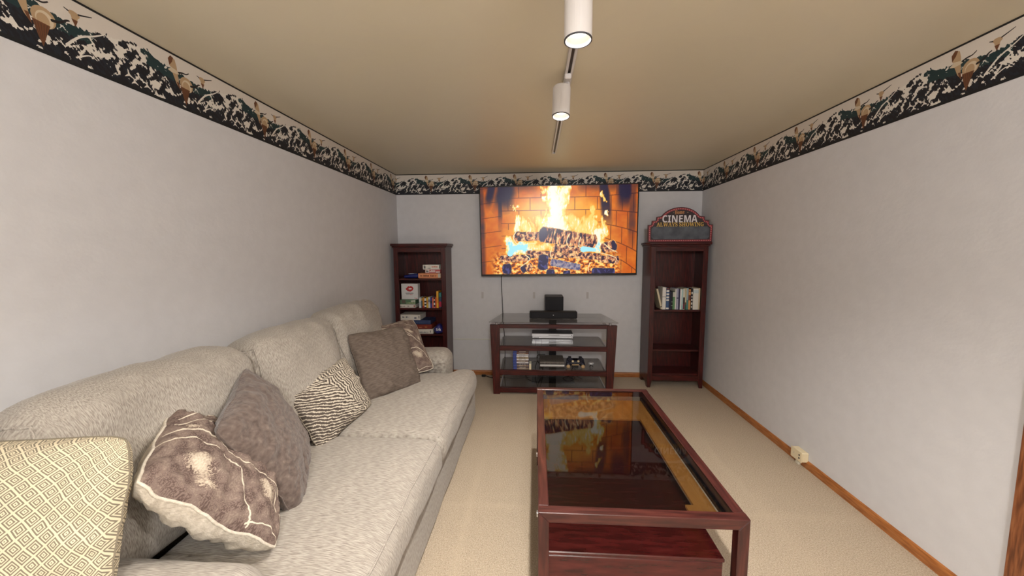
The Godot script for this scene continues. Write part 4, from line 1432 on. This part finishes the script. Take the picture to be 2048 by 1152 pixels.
func build_books() -> void:
	var y := 0.781
	var g := "books on the right bookcase"
	var zf := -3.748
	var ink := col(46, 46, 50)
	var X := func(px: float) -> float: return 1.184 + (px / 14.4 + 1290.0 - 1312.0) * 0.004775
	var Y := func(py: float) -> float: return 0.777 + (620.0 - (560.0 + py / 14.4)) * 0.00493
	var lean := book("cream book leaning at the left end of the row in the right bookcase", 0, 0.018, y, y + 0.205, zf, 0.15, col(208, 194, 164), [[0.1, 0.14, ink]], g, 0.245)
	lean.position.x = X.call(488)
	lean.position.y = y + 0.004
	var W := col(222, 220, 212)
	var list := [
		["thick white book beside the leaning cream one", 500, 604, 215, W, [[0.55, 0.6, col(180, 178, 172)]]],
		["blue book with stacked white spine bands", 605, 690, 232, col(54, 84, 126), [[0.02, 0.09, W], [0.40, 0.48, W], [0.53, 0.61, W], [0.67, 0.75, W], [0.82, 0.90, W], [0.93, 0.99, col(120, 60, 40)]]],
		["dark navy book, shortest of the dark ones", 692, 748, 330, col(22, 24, 58), [[0.1, 0.9, col(18, 20, 48)]]],
		["black book with a dotted spine", 749, 798, 322, col(18, 22, 30), [[0.2, 0.24, col(120, 130, 120)], [0.4, 0.44, col(120, 130, 120)]]],
		["green book with a white upper spine", 800, 866, 345, col(92, 140, 92), [[0.72, 0.99, col(206, 204, 190)]]],
		["thin white book right of the green one", 868, 904, 262, W, []],
		["lavender grey book near the middle of the row", 906, 962, 250, col(160, 160, 182), [[0.52, 0.58, col(60, 56, 90)]]],
		["thin dark indigo book at the middle", 964, 1004, 262, col(58, 58, 88), []],
		["narrow bright white book right of the indigo one", 1006, 1048, 262, col(232, 234, 230), []],
		["pale aqua book", 1050, 1092, 265, col(164, 196, 196), [[0.0, 0.2, col(140, 188, 184)]]],
		["cream book with a maroon and black lower spine", 1094, 1148, 245, col(206, 202, 186), [[0.02, 0.28, col(104, 40, 58)], [0.28, 0.58, col(44, 34, 40)]]],
		["cream book with a green foot", 1150, 1192, 240, col(204, 192, 158), [[0.0, 0.24, col(40, 80, 60)], [0.24, 0.34, col(120, 70, 40)]]],
		["teal and grey book", 1194, 1250, 235, col(148, 168, 174), [[0.0, 0.45, col(70, 130, 122)]]],
		["orange book with a brown middle band", 1252, 1316, 272, col(206, 146, 86), [[0.46, 0.72, col(112, 58, 44)], [0.88, 0.94, col(150, 90, 50)]]],
		["black book with white lettering down its spine", 1326, 1368, 245, col(30, 32, 42), [[0.1, 0.16, W], [0.24, 0.34, W], [0.42, 0.5, W], [0.58, 0.64, W], [0.74, 0.84, W]]],
		["widest white book at the right of the row", 1378, 1532, 245, col(216, 214, 204), [[0.78, 0.93, col(186, 200, 200)]]],
		["thin cream book at the right end of the row", 1536, 1580, 235, col(206, 190, 156), []]]
	for r in list:
		book("%s in the right bookcase" % r[0], X.call(r[1]), X.call(r[2]), y, Y.call(r[3]), zf + rng.randf_range(-0.004, 0.004), 0.15, r[4], r[5], g)


func game_box(label: String, x0: float, x1: float, y0: float, y1: float, zf: float, depth: float, c: Color, lid: Color, marks: Array, group: String, turn := 0.0) -> Node3D:
	var o := thing("game_box", label, "board game", Vector3((x0 + x1) / 2.0, y0, zf - depth / 2.0), group)
	o.rotation.y = turn
	var w := x1 - x0
	var h := y1 - y0
	boxpart("tray", plain(c, 0.6), o, -w / 2 + 0.002, w / 2 - 0.002, 0, h * 0.5, -depth / 2 + 0.002, depth / 2 - 0.002, 0.001)
	boxpart("lid", plain(lid, 0.5), o, -w / 2, w / 2, h * 0.12, h, -depth / 2, depth / 2, 0.0015)
	for m in marks:
		# [from, to, low, high, colour, kind]
		if m[5] == "block":
			boxpart("printed_panel", plain(m[4], 0.5), o, -w / 2 + w * m[0], -w / 2 + w * m[1], h * m[2], h * m[3], depth / 2, depth / 2 + 0.0005, 0.0)
		else:
			print_marks(o, plain(m[4], 0.6), -w / 2 + w * m[0], -w / 2 + w * m[1], h * m[2], h * (m[3] - m[2]), depth / 2 + 0.0002, int(w * 9000.0 + m[0] * 77.0))
	return o


func build_games() -> void:
	var g1 := "board game boxes on the left bookcase"
	var zf := -3.772
	var white := col(222, 218, 208)
	# top shelf
	var y := 1.0845
	game_box("orange game box at the bottom of the top shelf stack in the left bookcase", -1.197, -0.963, y, y + 0.052, zf, 0.2, col(190, 120, 80), col(212, 142, 98), [[0.1, 0.8, 0.35, 0.75, col(120, 66, 40), "text"], [0.88, 0.99, 0.16, 0.97, col(196, 190, 176), "block"]], g1)
	game_box("red and white game box, middle of the left bookcase's top shelf stack", -1.124, -0.966, y + 0.053, y + 0.090, zf, 0.19, col(160, 70, 70), col(190, 92, 92), [[0.02, 0.28, 0.16, 0.97, col(220, 212, 204), "block"], [0.06, 0.22, 0.3, 0.85, col(40, 36, 40), "text"], [0.32, 0.66, 0.25, 0.9, col(226, 218, 214), "text"], [0.7, 0.98, 0.15, 0.5, col(224, 214, 208), "block"]], g1)
	game_box("white game box with a dark figure, topmost on the left bookcase", -1.147, -0.967, y + 0.091, y + 0.139, zf, 0.19, white, white, [[0.06, 0.16, 0.2, 0.9, col(36, 40, 44), "text"], [0.25, 0.45, 0.18, 0.4, col(60, 60, 60), "text"], [0.52, 0.86, 0.45, 0.8, col(196, 108, 80), "text"], [0.94, 0.985, 0.2, 0.95, col(40, 76, 60), "block"]], g1)
	var bowl := thing("blue_packet", "shiny blue plastic packet lying on the left bookcase's top shelf", "packet", Vector3(-1.280, y, -3.84))
	var b := MB.new()
	b.cushion(Vector3(0.078, 0.020, 0.05), 0.018, 0.015, func(p: Vector3) -> Vector3: return p + Vector3(0, 0.021 + 0.008 * sin(p.x * 30.0) * float(p.y > 0), 0))
	part("pouch", b, plain(col(22, 34, 104), 0.25), bowl)
	b = MB.new()
	b.cushion(Vector3(0.04, 0.004, 0.02), 0.0038, 0.01, func(p: Vector3) -> Vector3: return p + Vector3(0.008, 0.046, 0.01))
	part("label_patch", b, plain(col(170, 182, 204), 0.3), bowl)
	# second shelf
	y = 0.7795
	game_box("white game box under the green one on the left bookcase's second shelf", -1.405, -1.236, y, y + 0.036, zf, 0.2, white, white, [[0.06, 0.14, 0.2, 0.7, col(120, 110, 104), "text"], [0.2, 0.62, 0.3, 0.7, col(150, 144, 138), "text"], [0.7, 0.8, 0.2, 0.9, col(110, 110, 108), "text"], [0.9, 0.97, 0.2, 0.9, col(150, 70, 66), "text"]], g1)
	game_box("green game box with pale lettering on the left bookcase's second shelf", -1.403, -1.232, y + 0.037, y + 0.086, zf, 0.2, col(70, 100, 74), col(88, 122, 92), [[0.15, 0.38, 0.2, 0.95, col(92, 82, 70), "block"], [0.72, 0.98, 0.52, 0.92, col(222, 222, 206), "text"], [0.45, 0.98, 0.18, 0.42, col(196, 202, 150), "text"]], g1)
	var lip := thing("lips_box", "square white game box with big red lips printed on it, on the left bookcase", "board game", Vector3(-1.296, y + 0.087, -3.80))
	boxpart("carton", plain(col(214, 214, 212), 0.5), lip, -0.087, 0.087, 0, 0.162, -0.06, 0.014, 0.002)
	var lipm := plain(col(176, 34, 32), 0.5)
	b = MB.new()
	b.prism(PackedVector2Array([Vector2(-0.043, 0.108), Vector2(-0.026, 0.124), Vector2(-0.012, 0.138), Vector2(0.0, 0.133), Vector2(0.014, 0.139), Vector2(0.034, 0.130), Vector2(0.042, 0.112), Vector2(0.030, 0.092), Vector2(0.008, 0.080), Vector2(-0.018, 0.084)]), 0.014, 0.0148)
	part("red_lips", b, lipm, lip)
	b = MB.new()
	b.prism(PackedVector2Array([Vector2(-0.014, 0.110), Vector2(0.004, 0.120), Vector2(0.026, 0.114), Vector2(0.020, 0.104), Vector2(0.0, 0.101)]), 0.0149, 0.0153)
	part("lip_gap", b, plain(col(226, 214, 206), 0.5), lip)
	print_marks(lip, M.ink, -0.042, 0.04, 0.060, 0.010, 0.014, 71)
	print_marks(lip, M.ink, -0.034, -0.004, 0.045, 0.009, 0.014, 72)
	print_marks(lip, M.red, 0.0, 0.03, 0.045, 0.009, 0.014, 73)
	print_marks(lip, M.red, 0.042, 0.078, 0.008, 0.011, 0.014, 74)
	var X := func(px: float) -> float: return -1.015 + (px / 9.6 + 780.0 - 872.0) * 0.00517
	var Y := func(py: float) -> float: return 0.7795 + (430.0 - py) / 9.6 * 0.00515
	var W := col(220, 220, 220)
	var rows := [
		["grey and white disc case starting the colourful row", 546, 590, 226, col(176, 184, 196), [[0.0, 0.2, W], [0.6, 0.9, W]]],
		["thin teal disc case in the colourful row", 592, 612, 228, col(28, 72, 84), [[0.7, 0.95, col(200, 170, 90)]]],
		["orange disc case with a red foot in the colourful row", 614, 650, 228, col(206, 138, 48), [[0.0, 0.2, col(178, 44, 40)]]],
		["black disc case with white spots in the colourful row", 652, 690, 232, col(22, 20, 28), [[0.1, 0.25, W], [0.4, 0.55, W], [0.7, 0.95, W]]],
		["golden yellow disc case in the colourful row", 692, 726, 226, col(216, 176, 60), [[0.4, 0.7, col(190, 130, 60)]]],
		["pale grey disc case in the colourful row", 728, 764, 222, col(200, 204, 208), [[0.55, 0.8, col(110, 120, 140)]]],
		["violet blue disc case in the colourful row", 766, 800, 228, col(58, 52, 132), [[0.45, 0.7, col(24, 22, 50)]]],
		["salmon red disc case in the colourful row", 802, 830, 230, col(206, 102, 78), []],
		["pink footed black disc case in the colourful row", 832, 862, 230, col(26, 24, 26), [[0.0, 0.12, col(214, 130, 140)], [0.3, 0.5, W], [0.7, 0.85, col(220, 170, 130)]]],
		["red orange disc case in the colourful row", 864, 884, 226, col(208, 78, 44), []],
		["tall yellow book standing above the colourful row", 886, 926, 106, col(232, 170, 44), [[0.3, 0.6, col(226, 140, 36)]]],
		["teal and crimson book ending the colourful row", 932, 984, 132, col(24, 54, 78), [[0.08, 0.42, col(166, 24, 62)], [0.72, 0.98, col(40, 120, 116)]]]]
	for r in rows:
		book("%s on the left bookcase" % r[0], X.call(r[1]), X.call(r[2]), y, Y.call(r[3]), zf, 0.13, r[4], r[5], "disc cases and books on the left bookcase")
	# third shelf
	y = 0.5085
	var z3 := -3.775
	game_box("white game box at the bottom of the third shelf stack in the left bookcase", -1.235, -1.062, y, y + 0.047, z3, 0.2, white, white, [[0.15, 0.72, 0.22, 0.5, col(110, 120, 126), "text"], [0.8, 0.92, 0.25, 0.75, col(120, 120, 124), "text"]], g1, 0.06)
	game_box("brown red game box second from the bottom of the third shelf stack", -1.262, -1.070, y + 0.048, y + 0.097, z3, 0.2, col(96, 32, 22), col(126, 46, 30), [[0.3, 0.5, 0.3, 0.5, col(190, 130, 90), "text"], [0.62, 0.78, 0.3, 0.8, col(170, 110, 60), "text"]], g1)
	game_box("navy blue game box under the top white one on the third shelf", -1.30, -1.080, y + 0.098, y + 0.143, z3, 0.2, col(36, 48, 84), col(50, 64, 104), [[0.3, 0.75, 0.4, 0.6, col(70, 84, 120), "text"]], g1)
	game_box("white game box with grey lettering on top of the third shelf stack", -1.408, -1.186, y + 0.144, y + 0.200, z3 + 0.008, 0.2, white, white, [[0.16, 0.46, 0.4, 0.75, col(70, 74, 90), "text"], [0.72, 0.82, 0.25, 0.6, col(50, 60, 90), "text"], [0.92, 0.97, 0.35, 0.8, col(90, 90, 100), "text"]], g1)
	var ball := thing("blue_bag", "round blue bag with white lettering at the right end of the third shelf", "bag", Vector3(-1.003, y, -3.80))
	b = MB.new()
	b.cushion(Vector3(0.048, 0.046, 0.05), 0.042, 0.014, func(p: Vector3) -> Vector3: return p + Vector3(noise.get_noise_3d(p.y * 30.0, p.z * 30.0, 2) * 0.004, 0.0465 + 0.012 * smoothstep(0.0, 0.04, p.y) * sin(p.x * 60.0 + 1.0), 0))
	part("sack", b, plain(col(36, 38, 112), 0.45), ball)
	var f := SystemFont.new()
	f.font_names = PackedStringArray(["Droid Sans"])
	f.font_weight = 700
	letters("white_lettering", "Srk", f, 0.030, 0.052, plain(col(220, 220, 228), 0.5), ball, Vector3(0.010, 0.052, 0.0505), 0.003)


func build_small() -> void:
	# outlet box on the baseboard of the right wall
	var o := thing("wall_outlet", "ivory surface outlet box over the oak baseboard of the right wall", "outlet", Vector3(1.688, 0.0, -2.385))
	boxpart("box", M.ivory, o, -0.030, 0.0118, 0.038, 0.100, -0.042, 0.052, 0.004)
	boxpart("cover_plate", M.ivory, o, -0.034, -0.0305, 0.036, 0.102, -0.044, 0.054, 0.0015)
	for q in [[0.028, 0.054], [0.028, 0.074]]:
		boxpart("socket_slot", M.ink, o, -0.0352, -0.0341, q[1], q[1] + 0.010, q[0], q[0] + 0.010, 0.0002)
	boxpart("screw", M.steel, o, -0.0352, -0.0341, 0.069, 0.074, -0.018, -0.013, 0.0002)
	boxpart("cable_channel", M.ivory_pale, o, -0.018, -0.002, 0.0, 0.0375, -0.022, 0.006, 0.002)
	# cable raceway along the back wall
	var r := MB.new()
	r.bx(-0.90, 0.80, 0.390, 0.404, ZB, ZB + 0.009, 0.003)
	tag(part("cable_raceway", r, plain(col(216, 216, 208), 0.5)), "thin cream cable raceway running along the back wall behind the stand", "raceway")
	# patched marks left on the wall
	var where := ["left of the hanging cord", "left of the subwoofer", "right of the subwoofer"]
	var px := [-0.573, -0.015, 0.554]
	for k in 3:
		var b := MB.new()
		b.bx(px[k] - 0.012, px[k] + 0.012, 0.85, 0.92, ZB - 0.002, ZB + 0.0015, 0.001)
		b.bx(px[k] - 0.005, px[k] + 0.006, 0.865, 0.885, ZB - 0.002, ZB + 0.0025, 0.001)
		tag(part("wall_patch", b, plain(col(192, 189, 189), 0.8)), "small grey filled patch on the back wall under the television, %s" % where[k], "patch", "filled patches on the back wall")
	# loose plug on the floor
	var p := thing("floor_plug", "black plug and cord lying on the carpet left of the stand", "plug", Vector3(-0.56, 0.0, -3.955))
	boxpart("plug", M.black, p, -0.022, 0.022, 0.0, 0.022, -0.012, 0.012, 0.004)
	var c := MB.new()
	c.tube(curve3([Vector3(0.022, 0.010, 0), Vector3(0.10, 0.006, 0.05), Vector3(0.20, 0.006, 0.03), Vector3(0.34, 0.006, 0.06), Vector3(0.5, 0.006, 0.02)]), 0.004, 6)
	part("cord", c, M.black, p)
